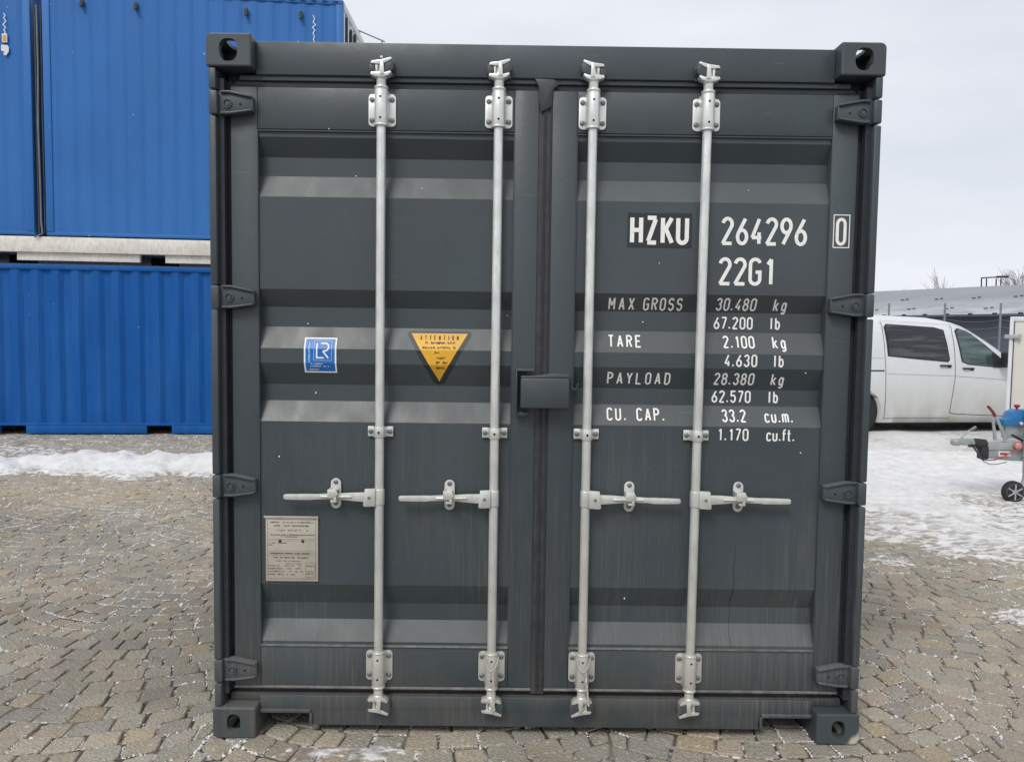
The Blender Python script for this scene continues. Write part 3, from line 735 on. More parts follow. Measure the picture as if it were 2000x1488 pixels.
# ------------------------------------------------------------ lettering (stroked glyphs, laid on the folded steel)
def arc(cx, cy, rx, ry, a0, a1, n=10): return [(cx + rx * math.cos(R(a0 + (a1 - a0) * i / n)), cy + ry * math.sin(R(a0 + (a1 - a0) * i / n))) for i in range(n + 1)]
w_ = .40; r_ = w_ / 2
G = {
 '0': [arc(r_, 1 - r_, r_, r_, 0, 180) + arc(r_, r_, r_, r_, 180, 360) + [(w_, 1 - r_)]],
 'O': [arc(r_, 1 - r_, r_, r_, 0, 180) + arc(r_, r_, r_, r_, 180, 360) + [(w_, 1 - r_)]],
 '1': [[(.10, .80), (.24, 1), (.24, 0)]], '2': [arc(r_, .78, r_, .22, 170, -20) + [(0, 0), (w_, 0)]],
 '3': [arc(r_, .77, r_ * .95, .23, 165, -90), arc(r_, .27, r_, .27, 90, -165)], '4': [[(.30, 1), (0, .25), (w_, .25)], [(.30, .46), (.30, 0)]],
 '5': [[(w_, 1), (.04, 1), (.02, .56)] + arc(r_, .32, r_, .32, 118, -160)], '6': [[(.33, 1), (.03, .42)], arc(r_, .27, r_, .27, 150, 510, 20)],
 '7': [[(0, 1), (w_, 1), (.12, 0)]], '8': [arc(r_, .76, r_ * .9, .23, -90, 270, 16), arc(r_, .27, r_, .27, 90, 450, 16)],
 '9': [[(.07, 0), (.37, .58)], arc(r_, .73, r_, .27, -30, 330, 20)], '.': [[(.03, 0), (.03, .14)]],
 'H': [[(0, 0), (0, 1)], [(w_, 0), (w_, 1)], [(0, .5), (w_, .5)]], 'Z': [[(0, 1), (w_, 1)], [(0, 0), (w_, 0)], [(w_ - .035, .94), (.035, .06)]],
 'K': [[(0, 0), (0, 1)], [(w_, 1), (.06, .45)], [(.14, .56), (w_ + .02, 0)]], 'U': [[(0, 1)] + arc(r_, r_, r_, r_, 180, 360) + [(w_, 1)]],
 'G': [arc(r_, 1 - r_, r_, r_, 15, 180) + arc(r_, r_, r_, r_, 180, 360) + [(w_, .48), (.22, .48)]],
 'M': [[(0, 0), (0, 1), (.23, .35), (.46, 1), (.46, 0)]], 'A': [[(0, 0), (.21, 1), (.42, 0)], [(.07, .30), (.35, .30)]],
 'X': [[(0, 0), (w_, 1)], [(0, 1), (w_, 0)]], 'R': [[(0, 0), (0, 1), (.18, 1)] + arc(.18, .77, .22, .23, 90, -90) + [(0, .54)], [(.18, .54), (w_, 0)]],
 'S': [arc(r_, .76, r_, .24, 20, 250) + arc(r_, .27, r_, .27, 70, -160)], 'T': [[(0, 1), (w_ + .02, 1)], [(.21, 1), (.21, 0)]],
 'E': [[(w_, 1), (0, 1), (0, 0), (w_, 0)], [(0, .52), (.33, .52)]], 'P': [[(0, 0), (0, 1), (.18, 1)] + arc(.18, .75, .22, .25, 90, -90) + [(0, .50)]],
 'Y': [[(0, 1), (.21, .48), (.42, 1)], [(.21, .48), (.21, 0)]], 'L': [[(0, 1), (0, 0), (w_, 0)]], 'D': [[(0, 0), (0, 1), (.16, 1)] + arc(.16, .72, .24, .28, 90, 0) + arc(.16, .28, .24, .28, 0, -90) + [(0, 0)]],
 'C': [arc(r_, 1 - r_, r_, r_, 10, 180) + arc(r_, r_, r_, r_, 180, 350)], 'N': [[(0, 0), (0, 1), (w_, 0), (w_, 1)]], 'I': [[(.1, 0), (.1, 1)]],
 'k': [[(0, 0), (0, 1)], [(.32, .68), (.04, .28)], [(.10, .38), (.34, 0)]], 'g': [arc(.16, .34, .16, .34, 0, 360, 16), [(.32, .68), (.32, -.12)] + arc(.16, -.12, .16, .14, 0, -150, 8)],
 'l': [[(.06, 1), (.06, 0)]], 'b': [[(0, 1), (0, 0)], arc(.16, .34, .16, .34, 180, -180, 16)], 'c': [arc(.16, .52, .16, .16, 10, 180, 8) + arc(.16, .16, .16, .16, 180, 350, 8)],
 'u': [[(0, .68)] + arc(.16, .16, .16, .16, 180, 360, 8) + [(.32, .68)]], 'm': [[(0, 0), (0, .68)], arc(.12, .54, .12, .14, 180, 0, 6) + [(.24, 0)], arc(.36, .54, .12, .14, 180, 0, 6) + [(.48, 0)]],
 'f': [arc(.22, .84, .14, .16, 70, 180, 5) + [(.08, 0)], [(-.03, .66), (.24, .66)]], 't': [[(.08, 1), (.08, .16)] + arc(.20, .14, .12, .14, 180, 280, 5), [(-.03, .66), (.24, .66)]],
}
GW = {'.': .08, 'M': .46, 'l': .14, 'g': .32, 'k': .34, 'b': .32, 'c': .32, 'u': .32, 'm': .48, 'f': .22, 't': .24, '1': .34, 'I': .2, ' ': .34, 'A': .42}
def stroke(m, path, t, fn, step=.007, off=0):
    P = [Vector(p) for p in path]; runs = [[P[0]]]; closed = (P[0] - P[-1]).length < 1e-5 and len(P) > 8
    for i in range(1, len(P)):
        if (P[i] - P[i - 1]).length < 1e-7: continue
        runs[-1].append(P[i])
        if i < len(P) - 1 and (P[i + 1] - P[i]).length > 1e-7:
            turn = (P[i] - P[i - 1]).angle(P[i + 1] - P[i])
            if turn > R(50): runs[-1].append(('end', turn)); runs.append([('start', turn), P[i]])
    for ri, run in enumerate(runs):
        st = run[0] if isinstance(run[0], tuple) else None; en = run[-1] if isinstance(run[-1], tuple) else None
        run = [p for p in run if not isinstance(p, tuple)]
        if len(run) < 2: continue
        ex = lambda turn: t / 2 * (1 if turn < R(105) else .1)
        if st: run[0] = run[0] - (run[1] - run[0]).normalized() * ex(st[1])
        if en: run[-1] = run[-1] + (run[-1] - run[-2]).normalized() * ex(en[1])
        Q = [run[0]]
        for a, b in zip(run, run[1:]):
            k = max(1, math.ceil((b - a).length / step))
            for i in range(1, k + 1): Q.append(a + (b - a) * i / k)
        vs = []; n = len(Q); cl_ = closed and len(runs) == 1
        for i, q in enumerate(Q):
            d0 = (q - Q[i - 1]) if i else None; d1 = (Q[i + 1] - q) if i < n - 1 else None
            if cl_ and i == 0: d0 = Q[-1] - Q[-2]
            if cl_ and i == n - 1: d1 = Q[1] - Q[0]
            d0 = (d0 or d1).normalized(); d1 = (d1 or d0).normalized(); dd = (d0 + d1).normalized()
            nn = Vector((-dd.y, dd.x)); c = max(.8, nn.dot(Vector((-d0.y, d0.x))))
            for sg in (-1, 1):
                w = q + nn * sg * t / 2 / c; vs.append(fn(w.x, w.y, off + ri * .00013))
        m.add(vs, [(2 * i, 2 * i + 1, 2 * i + 3, 2 * i + 2) for i in range(n - 1)])
def onpanel(x, z, off): return (x, py(z) - .0012 - off, z)
def text(txt, x0, x1, zb, h, t, matname, door, name='lettering', fn=onpanel, wscale=1.0, k=1.0):
    hs = h - t; ws = hs * wscale; nat = sum(GW.get(c, w_) for c in txt) * ws
    gap = (x1 - x0 - t - nat) / max(1, len(txt) - 1); m = MB(); x = x0 + t / 2; o = 0
    for c in txt:
        for p in G.get(c, []):
            stroke(m, [(x + u * ws, zb + t / 2 + v * hs) for u, v in p], t, fn, off=o % 3 * .0004); o += 1
        x += GW.get(c, w_) * ws + gap
    ob = m.build(name, matname, door); ob['label'] = 'white painted "%s"' % txt if matname == 'white' else 'printed "%s"' % txt
    return ob
def rows(z0, z1, xl, xr, fn=onpanel, off=0, nx=6, dz=.006):
    m = MB(); n = max(2, int((z1 - z0) / dz)); vs = []
    for j in range(n + 1):
        z = z0 + (z1 - z0) * j / n; a, b = xl(z), xr(z)
        vs += [fn(a + (b - a) * i / nx, z, off) for i in range(nx + 1)]
    k = nx + 1
    return m.add(vs, [(r * k + i, r * k + i + 1, (r + 1) * k + i + 1, (r + 1) * k + i) for r in range(n) for i in range(nx)])
rows(1.858, 1.984, lambda z: .310, lambda z: .548, off=-.0004).build('black_decal', 'blackfilm', rd)
text('HZKU', .320, .538, 1.868, .106, .0155, 'white', rd, wscale=.90)
text('264296', .657, .976, 1.870, .104, .0130, 'white', rd, wscale=.92)
text('0', 1.079, 1.121, 1.873, .102, .0115, 'white', rd, wscale=.78, fn=lambda x, z, o: (x, .0488 - o, z))
fr = MB(); fl = lambda x, z, o: (x, .0488 - o, z)
stroke(fr, [(1.071, 1.866), (1.071, 1.985), (1.129, 1.985), (1.129, 1.866), (1.071, 1.866)], .0035, fl); fr.build('check_digit_frame', 'white', rd)
text('22G1', .651, .862, 1.722, .104, .0130, 'white', rd, wscale=.98)
ht, st_ = .047, .0060
for z, lab, a, b in ((1.6265, 'MAX', .249, .346), (1.6265, 'GROSS', .379, .526), (1.487, 'TARE', .249, .374), (1.348, 'PAYLOAD', .249, .487), (1.212, 'CU. CAP.', .250, .468)): text(lab, a, b, z, ht, st_, 'white', rd)
for z, v, a, b, u, c, d in ((1.6290, '30.480', .652, .803, 'kg', .868, .917), (1.5600, '67.200', .649, .797, 'lb', .862, .900), (1.4890, '2.100', .681, .800, 'kg', .867, .917),
                            (1.4200, '4.630', .683, .806, 'lb', .867, .905), (1.3500, '28.380', .651, .803, 'kg', .867, .915), (1.2820, '62.570', .649, .798, 'lb', .864, .902),
                            (1.2110, '33.2', .684, .776, 'cu.m.', .846, .953), (1.1420, '1.170', .665, .782, 'cu.ft.', .849, .956)):
    text(v, a, b, z, ht, st_, 'white', rd); text(u, c, d, z, ht, st_, 'white', rd)

m = MB(); rr = random.Random(31)
stroke(m, [(.748 + .002 * math.sin(k * .9) + .0008 * rr.uniform(-1, 1) - .010 * k / 30, .868 - .54 * k / 30) for k in range(31)], .0018, onpanel, off=-.0006); m.build('water_stain', 'blackfilm', rd)['label'] = 'thin dark drip line below the handle'
# blue certification sticker
rows(1.378, 1.509, lambda z: -.886, lambda z: -.765, off=0).build('sticker_border', 'white', ld)
st = rows(1.383, 1.504, lambda z: -.880, lambda z: -.771, off=.0004).build('blue_sticker', 'bluefilm', ld); st['label'] = 'blue square sticker with white monogram'
m = MB(); o8 = .0009
stroke(m, [(-.838, 1.488), (-.838, 1.434), (-.812, 1.434)], .0055, onpanel, off=o8)
stroke(m, [(-.824, 1.488), (-.806, 1.488)] + [(-.806 + .012 * math.cos(R(t)), 1.474 + .014 * math.sin(R(t))) for t in range(90, -100, -30)] + [(-.815, 1.459), (-.795, 1.433)], .0055, onpanel, off=o8 + .0002)
m.build('sticker_monogram', 'white', ld)
m = MB(); stroke(m, [(-.849, 1.424), (-.849, 1.498), (-.783, 1.498), (-.783, 1.424), (-.849, 1.424)], .0018, onpanel, off=o8); m.build('sticker_frame', 'lightblue', ld)
def scribble(x0, x1, z, h, matn, door, seed, t=.0012, fn=onpanel, off=.0009, vertical=False):
    rr = random.Random(seed); m = MB(); a = x0; n = 0
    while a < x1:
        L = rr.uniform(.5, 1.0) * h
        if rr.random() < .82:
            q = [(a, z + rr.uniform(0, .3) * h), (a + L * .3, z + h * rr.uniform(.6, 1)), (a + L * .6, z + rr.uniform(0, .4) * h), (a + L * .8, z + h * rr.uniform(.4, 1))]
            if vertical: q = [(z + (zz - z), -(xx - x0) + vertical) for xx, zz in q]
            stroke(m, q, t, fn, off=off + n % 3 * .00012); n += 1
        a += L
    m.build('fine_print', matn, door)
scribble(0, .075, -.870, .008, 'lightblue', ld, 1, .0022, vertical=1.494)
scribble(-.866, -.815, 1.408, .006, 'white', ld, 2, .0014); scribble(-.862, -.795, 1.399, .006, 'white', ld, 3, .0014)
m = MB(); stroke(m, [(-.868, 1.390), (-.832, 1.390)], .002, onpanel, off=o8); m.build('fine_print', 'white', ld)
# warning triangle
def tri(xc, half, zt, zb, rnd=.0):
    xl = lambda z: xc - max(.0015, half * (z - zb) / (zt - zb)); xr = lambda z: xc + max(.0015, half * (z - zb) / (zt - zb)); return xl, xr
TX = -.383
def bk(sg):
    def f(z):
        t = (z - 1.338) / (1.538 - 1.338); w = .017 + .110 * t
        if z > 1.522: w -= (z - 1.522) ** 2 * 60
        if z < 1.35: w -= (1.35 - z) ** 2 * 80
        return TX + sg * max(.004, w)
    return f
rows(1.336, 1.538, bk(-1), bk(1), off=-.0003, dz=.004).build('triangle_backing', 'blackfilm', ld)
xl, xr = tri(TX, .106, 1.530, 1.351); tr_ = rows(1.351, 1.530, xl, xr, off=.0004, dz=.004).build('warning_triangle', 'yellow', ld); tr_['label'] = 'yellow triangular warning sticker'
text('ATTENTION', TX - .072, TX + .072, 1.505, .018, .0030, 'brown', ld, fn=lambda x, z, o: onpanel(x, z, o + .0008), wscale=.72)
for i, (hw, z, hgt) in enumerate(((.052, 1.4895, .011), (.062, 1.4715, .012), (.016, 1.4535, .011), (.017, 1.434, .010), (.026, 1.416, .011), (.018, 1.397, .009))):
    scribble(TX - hw, TX + hw, z, hgt, 'brown', ld, 20 + i, .0024, off=.0008)
# data plate
PX0, PX1, PZ0, PZ1 = -1.030, -.833, .588, .834
MB().box(PX0, PX1, .0485, .0556, PZ0, PZ1).build('data_plate', 'plate', ld, bevel=.0015)['label'] = 'beige metal data plate with faded engraved print'
m = MB(); m.box(PX0 - .006, PX1 + .002, .044, .0486, PZ1 - .004, PZ1 + .004); m.build('data_plate_lip', 'plate', ld, bevel=.001)
fp = lambda x, z, o: (x, .0482 - o, z)
m = MB(); stroke(m, [(PX0 + .008, PZ0 + .010), (PX0 + .008, PZ1 - .010), (PX1 - .008, PZ1 - .010), (PX1 - .008, PZ0 + .010), (PX0 + .008, PZ0 + .010)], .0012, fp, step=.1)
for z in (.750, .744, .704, .697, .688): stroke(m, [(PX0 + .010, z), (PX1 - .010, z)], .0008, fp, step=.1, off=.0002)
stroke(m, [(PX1 - .046, .604), (PX1 - .046, .660), (PX1 - .011, .660), (PX1 - .011, .604), (PX1 - .046, .604)], .001, fp, step=.1, off=.0004)
m.build('data_plate_rule', 'plateink', ld)
for i, (a, b, z, hgt, t) in enumerate(((-1.012, -.853, .811, .006, .0013), (-.998, -.870, .798, .006, .0014), (-.990, -.874, .779, .010, .0008), (-1.018, -.846, .763, .006, .0012), (-.975, -.910, .757, .004, .001),
        (-1.022, -.995, .733, .004, .001), (-.985, -.945, .733, .005, .001), (-1.022, -1.003, .726, .003, .001), (-1.012, -.868, .692, .006, .0016), (-1.005, -.873, .676, .007, .0016), (-.99, -.90, .664, .005, .0008),
        (-.955, -.895, .654, .004, .0008), (-.96, -.895, .646, .004, .0008),
        (-1.022, -.980, .646, .004, .0013), (-1.022, -.968, .635, .004, .0013), (-1.022, -.962, .624, .004, .0013), (-1.022, -.962, .613, .004, .0013), (-.952, -.932, .635, .005, .001), (-.95, -.93, .624, .005, .001),
        (-.95, -.92, .612, .005, .0011), (-.920, -.892, .635, .005, .001), (-.920, -.892, .624, .005, .001), (-.876, -.848, .645, .006, .0013), (-.876, -.848, .624, .004, .0012), (-.876, -.848, .615, .006, .0014))):
    scribble(a, b, z, hgt, 'plateink', ld, 50 + i, t, fp, .0005)
for x in (-.976, -.890): MB().lathe((x, .0486, .742), (0, -1, 0), [(0, .0062), (.002, .0055), (.003, .002)], 12).build('data_plate_rivet', 'darkgap', ld, smooth=True)

# ============================================================ BLUE CONTAINERS ON THE LEFT
bd = Vector((2.92, .28, 0)).normalized(); BA = math.atan2(bd.y, bd.x)
def at(s, y=0): n = Vector((-bd.y, bd.x, 0)); return Vector((-7.45, 8.23, 0)) + bd * s + n * y
def corr(m, x0, x1, z0, z1, y, pitch, dep, flat=.26):
    pts = []; x = x0
    while x < x1:
        for f, d in ((0, 0), (flat, 0), (.5, dep), (.5 + flat, dep)):
            if x + f * pitch < x1: pts.append((x + f * pitch, y + d))
        x += pitch
    pts.append((x1, y)); vs = []
    for a, b in pts: vs += [(a, b, z0), (a, b, z1)]
    m.add(vs, [(2 * i, 2 * i + 1, 2 * i + 3, 2 * i + 2) for i in range(len(pts) - 1)])
def pocket_beam(m, L, z0, z1, y0, y1, pk, zpk=None, w=.36):
    # beam along x from 0 to L with fork pockets open through it
    xs = [0]
    for c in pk: xs += [c - w / 2, c + w / 2]
    xs.append(L); zp = zpk if zpk else z1
    for i in range(0, len(xs), 2): m.box(xs[i], xs[i + 1], y0, y1, z0, zp)
    if zpk: m.box(0, L, y0 + .0, y1, zpk, z1)
def stacked(name, s0, L, z0, z1, matn, label, cat, pitch, dep, pk, railb, railt, grp=None, endm=None, fork=True, postw=.10, depth=2.44):
    r = empty(name, at(s0) + Vector((0, 0, z0)), BA, label=label, cat=cat, group=grp); hgt = z1 - z0
    m = MB()
    if fork: pocket_beam(m, L, .0, railb, .0, .06, pk, railb - .04, .355)
    else: m.box(0, L, .004, .06, 0, railb)
    m.build('bottom_rail', matn, r, bevel=.004)
    if fork:
        q = MB()
        for c in pk: MB().box(c - .20, c + .20, .5, .52, .0, railb - .04).build('fork_pocket', 'hole', r)
    MB().box(0, L, .0, .06, hgt - railt, hgt).build('top_rail', matn, r, bevel=.006)
    for a in (0, L - postw): MB().box(a, a + postw, -.004, .10, railb, hgt - railt).build('corner_post', matn, r, bevel=.006)
    m = MB(); corr(m, postw, L - postw, railb, hgt - railt, .012, pitch, dep); m.build('side_panel', matn, r)
    em = endm or matn
    for a, sg in ((0, 1), (L, -1)):
        c = MB(); pts = []; y = .10
        while y < depth - .1:
            for dy, d in ((0, 0), (.07, 0), (.14, .036), (.21, .036)): pts.append((min(y + dy, depth - .1), a + sg * (.012 + d)))
            y += .278
        vs = []
        if a and endm: pts = [(yy, xx + .10 * yy) for yy, xx in pts]
        for yy, xx in pts: vs += [(xx, yy, .1), (xx, yy, hgt - .1)]
        c.add(vs, [(2 * i, 2 * i + 1, 2 * i + 3, 2 * i + 2) for i in range(len(pts) - 1)]); c.build('end_panel', em, r)
        x0, x1 = sorted((a, a + sg * .08)); f = MB(); f.box(x0, x1, .06, depth, 0, .11); f.box(x0, x1, .06, depth, hgt - .11, hgt); f.box(x0, x1, depth - .1, depth, .11, hgt - .11)
        sk = (lambda v: (v[0] + .10 * v[1], v[1], v[2])) if (a and endm) else (lambda v: v); f.v = [sk(v) for v in f.v]
        f.build('end_frame', em, r, bevel=.004)
        if a and endm:
            for k in range(7):
                y_ = .22 + .31 * k; q = MB(); q.box(L + .10 * y_ - .02, L + .10 * y_ + .012, y_, y_ + .10, hgt - 1.15, hgt - .80); q.box(L + .10 * y_ - .02, L + .10 * y_ + .012, y_, y_ + .10, hgt - .66, hgt - .16 - .05 * (k % 2)); q.build('wall_slot', 'darkgap', r)
    MB().box(.02, L - .02, .06, depth - .02, hgt - .03, hgt - .005).build('roof_panel', em, r)
    MB().box(.05, L - .05, depth - .04, depth, .11, hgt - .05).build('back_panel', matn, r)
    return r
# lower corrugated box: fork pockets centred at s=.17 and 2.20, so its middle is at 1.19
low = stacked('storage_container', 1.19 - 3.03, 6.06, .018, 2.455, 'blue', 'bright blue corrugated container standing on the ground under the cream frame', 'container', .278, .036, (2.02, 4.05), .155, .07)
# cream platform frame
fr = empty('platform_frame', at(1.14 - 3.03) + Vector((0, 0, 2.51)), BA, label='cream steel platform frame with fork pockets between the stacked blue containers', cat='platform')
m = MB(); pocket_beam(m, 6.06, 0, .115, .03, .10, (1.99, 4.03), None, .355); m.build('lower_beam', 'cream', fr, bevel=.004)
MB().box(0, 6.06, -.02, .10, .1155, .335).build('upper_beam', 'cream', fr, bevel=.006)
MB().box(0, 6.06, .1005, 2.4, .12, .32).build('platform_deck', 'cream', fr)
q = MB()
for c in (1.99, 4.03): MB().box(c - .2, c + .2, .55, .57, .0, .115).build('fork_pocket', 'hole', fr)
MB().box(1.3, 1.5, .04, .06, .335, .355).build('spacer', 'darkgap', fr)
g2 = MB(); 
for a in (0, 5.9): g2.box(a, a + .16, .0, .16, -.05, .0)
g2.build('corner_foot', 'darkgap', fr)
# upper boxes
up1 = stacked('tall_container', .54 - 5.4, 5.4, 2.868, 6.40, 'blue2', 'tall mid-blue container cut off by the left edge, with white and orange marks', 'container', .23, .010, (), .05, .10, 'tall blue containers standing on the cream platform', None, False)
up2 = stacked('tall_container', .70, 4.17, 2.868, 6.365, 'blue2', 'tall mid-blue container behind the grey one, with a pale ribbed end wall', 'container', .23, .010, (), .05, .07, 'tall blue containers standing on the cream platform', 'endwall', False)
for s_ in (1.25, 1.98, 3.50, 4.27):
    x = s_ - .70; m = MB(); m.box(x - .025, x + .025, -.035, -.004, 3.20, 3.30); m.box(x - .02, x + .02, -.06, -.035, 3.18, 3.23)
    m.build('cover_clip', 'darkgap', up2, bevel=.006)
q = MB()
for i in range(26): q.box(.15 + i * .155, .22 + i * .155, -.012, -.002, 3.455, 3.475)
q.build('vent_slots', 'darkgap', up2, kind='stuff')
# ladder-like rail and cable in the gap between the tall boxes
m = MB()
for x in (5.44, 5.52): m.box(x, x + .02, .02, .06, .03, 3.2)
m.build('gap_rail', 'darkgap', up1); m = MB(); m.tube([(5.49, .0, 3.2), (5.50, -.01, 2.4), (5.48, .0, 1.5), (5.50, -.02, .7), (5.49, .0, .2), (5.52, -.03, .02), (5.42, -.05, -.04)], .012, 6); m.build('hanging_strap', 'concrete', up1, smooth=True)
# marks on the tall boxes (upright unreadable scrawl in white, an orange square, a white badge)
fu = lambda x, z, o: (x, -.006 - o, z)
def upmark(par, x, z0, z1, seed, matn='endwall', w=.045, t=.013):
    rr = random.Random(seed); m = MB(); z = z1; pts = []; k = 0
    while z > z0:
        pts.append((x + (w / 2 if k % 2 else -w / 2) * rr.uniform(.3, 1), z)); z -= rr.uniform(.03, .055); k += 1
    pts.append((x + .01, z0)); stroke(m, pts, t, fu, step=1); m.build('white_mark', matn, par)
X1 = .205 - (.54 - 5.4)
upmark(up1, X1, 2.72, 3.06, 4); m = MB(); m.box(X1 - .038, X1 + .034, -.009, -.003, 2.66, 2.78); m.build('white_mark', 'endwall', up1, bevel=.002)
MB().box(X1 - .026, X1 + .022, -.012, -.0095, 2.680, 2.760).build('orange_mark', 'orange', up1)
m = MB(); m.prism([(-.05, .07), (.035, .07), (.052, .04), (.05, -.02), (.01, -.075), (-.02, -.06), (-.02, -.035), (.008, -.03), (-.05, -.01)], lambda u, v, w: (X1 + u, w, 2.555 + v), -.009, -.003); m.build('white_mark', 'endwall', up1)
X2 = 4.45 - .70; upmark(up2, X2, 2.88, 3.26, 8, w=.05); upmark(up2, X2 - .22, 2.80, 2.88, 9, w=.03, t=.012)
# guard rail beyond the end wall
rl = empty('guard_rail', (-2.95, 11.7, 0), 0, label='thin grey guard rail showing above the grey container beside the tall boxes', cat='rail')
for dz in (0, -.19): MB().tube([(-.05, 0, 7.10 + dz), (.45, .1, 6.93 + dz)], .011, 6).build('rail', 'concrete', rl)
for x in (.0, .40): MB().tube([(x, x * .2, 0), (x, x * .2, 7.09 - x * .36)], .013, 6).build('rail_post', 'concrete', rl)

# ============================================================ RIGHT: van, trailers, fence, warehouse, trees
vd = Vector((2.47, .37, 0)).normalized(); VA = math.atan2(vd.y, vd.x)
van = empty('van', Vector((5.71, 9.45, .03)), VA, label='white panel van with tinted side windows parked in the snow behind the grey container', cat='van')
# local x forward along the van, y=0 is the near side skin at its widest, van body extends to +y
VW = .955
def hw(z): # half width at height, 0 = widest
    for (a, wa), (b, wb) in zip(((.15, .90), (.35, .945), (.7, .955), (1.05, .94), (1.45, .885), (1.72, .815), (1.84, .73), (1.93, .55)), ((.35, .945), (.7, .955), (1.05, .94), (1.45, .885), (1.72, .815), (1.84, .73), (1.93, .55), (2.2, .2))):
        if a <= z <= b: return wa + (wb - wa) * (z - a) / (b - a)
    return .90
def top(x):
    P = ((-1.2, 1.80), (-1.1, 1.88), (.2, 1.90), (1.2, 1.865), (1.5, 1.82), (1.75, 1.73), (2.05, 1.55), (2.35, 1.36), (2.62, 1.15), (2.85, 1.05), (3.3, .96), (3.62, .82), (3.78, .55))
    if x <= P[0][0]: return P[0][1]
    for (a, ya), (b, yb) in zip(P, P[1:]):
        if a <= x <= b: return ya + (yb - ya) * (x - a) / (b - a)
    return P[-1][1]
xs = [-1.22, -1.18, -1.1, -.8, -.5, -.2, .1, .4, .7, 1.0, 1.2, 1.4, 1.55, 1.7, 1.85, 2.0, 2.15, 2.3, 2.45, 2.6, 2.72, 2.85, 3.05, 3.3, 3.5, 3.62, 3.72, 3.78]
vs = []; NZ = 12
for x in xs:
    t = top(x); nar = 1 - .16 * ss(3.0, 3.78, x) - .06 * ss(-1.1, -1.22, x); ring = []
    zs = [.17 + (t - .17) * (k / NZ) for k in range(NZ + 1)]
    side = []
    for k, z in enumerate(zs):
        w = hw(z) * nar; u = (t - z)
        if u < .10: w *= 1 - .10 * (1 - u / .10) ** 2
        side.append((w, z))
    for w, z in side: ring.append((x, VW - w, z))
    for w, z in ((side[-1][0] * .8, t + .02), (0, t + .045), (-side[-1][0] * .8, t + .02)): ring.append((x, VW - w, z))
    for w, z in reversed(side): ring.append((x, VW + w, z))
    vs += ring
n = 2 * (NZ + 1) + 3
vb = MB().add(vs, [(i * n + k, i * n + (k + 1) % n, (i + 1) * n + (k + 1) % n, (i + 1) * n + k) for i in range(len(xs) - 1) for k in range(n)] + [tuple(range(n)), tuple(range(len(xs) * n - 1, (len(xs) - 1) * n - 1, -1))])
body = vb.build('body', 'vanwhite', van)
cuts = []
for wx in (-.20, 2.99):
    cuts.append(MB().cyl((wx, -.2, .34), (wx, .34, .34), .385, n=40).build('c', 'vanwhite', van)); cuts.append(MB().cyl((wx, 1.57, .34), (wx, 2.2, .34), .385, n=40).build('c', 'vanwhite', van))
bpy.context.view_layer.update(); boolean(body, cuts)
for p in body.data.polygons: p.use_smooth = len(p.vertices) <= 5
def skin(x, z, o): return (x, VW - hw(z) - o, z)
def skinpoly(m, pts, off, n=8):
    # fan-filled polygon that follows the body side; split in horizontal rows
    zs_ = sorted(set([p[1] for p in pts])); z0, z1 = zs_[0], zs_[-1]; rowsz = [z0 + (z1 - z0) * i / 14 for i in range(15)]
    def span(z):
        xs_ = []
        for (a, b) in zip(pts, pts[1:] + pts[:1]):
            if (a[1] - z) * (b[1] - z) <= 0 and a[1] != b[1]: xs_.append(a[0] + (b[0] - a[0]) * (z - a[1]) / (b[1] - a[1]))
        return (min(xs_), max(xs_)) if xs_ else (pts[0][0], pts[0][0])
    vs = []
    for i, z in enumerate(rowsz):
        zz = min(max(z, z0 + 1e-4), z1 - 1e-4); a, b = span(zz); vs += [skin(a + (b - a) * k / n, zz, off) for k in range(n + 1)]
    k = n + 1; m.add(vs, [(r * k + i, r * k + i + 1, (r + 1) * k + i + 1, (r + 1) * k + i) for r in range(14) for i in range(n)])
    return m
w1 = [(.275, 1.235), (.245, 1.745), (.30, 1.765), (1.27, 1.715), (1.31, 1.69), (1.385, 1.18), (1.35, 1.155)]
w2 = [(1.60, 1.125), (1.50, 1.70), (1.56, 1.715), (1.76, 1.655), (2.02, 1.46), (2.29, 1.25), (2.40, 1.15), (2.42, 1.075), (2.30, 1.07)]
def shrink(p, k):
    cx = sum(a for a, _ in p) / len(p); cz = sum(b for _, b in p) / len(p); return [(a + (cx - a) * k, b + (cz - b) * k) for a, b in p]
for w, mm in ((w1, 'glass'), (w2, 'glass2')):
    skinpoly(MB(), w, .004).build('window_seal', 'blackplastic', van); skinpoly(MB(), shrink(w, .05), .008).build('window', mm, van)
skinpoly(MB(), [(2.16, 1.075), (2.15, 1.33), (2.30, 1.22), (2.42, 1.12), (2.42, 1.075)], .014).build('mirror_base', 'blackplastic', van)
MB().prism([(2.24, 1.10), (2.22, 1.32), (2.28, 1.35), (2.36, 1.33), (2.38, 1.12)], lambda u, v, w: (u, w, v), -.20, -.05).build('wing_mirror', 'blackplastic', van, bevel=.02)
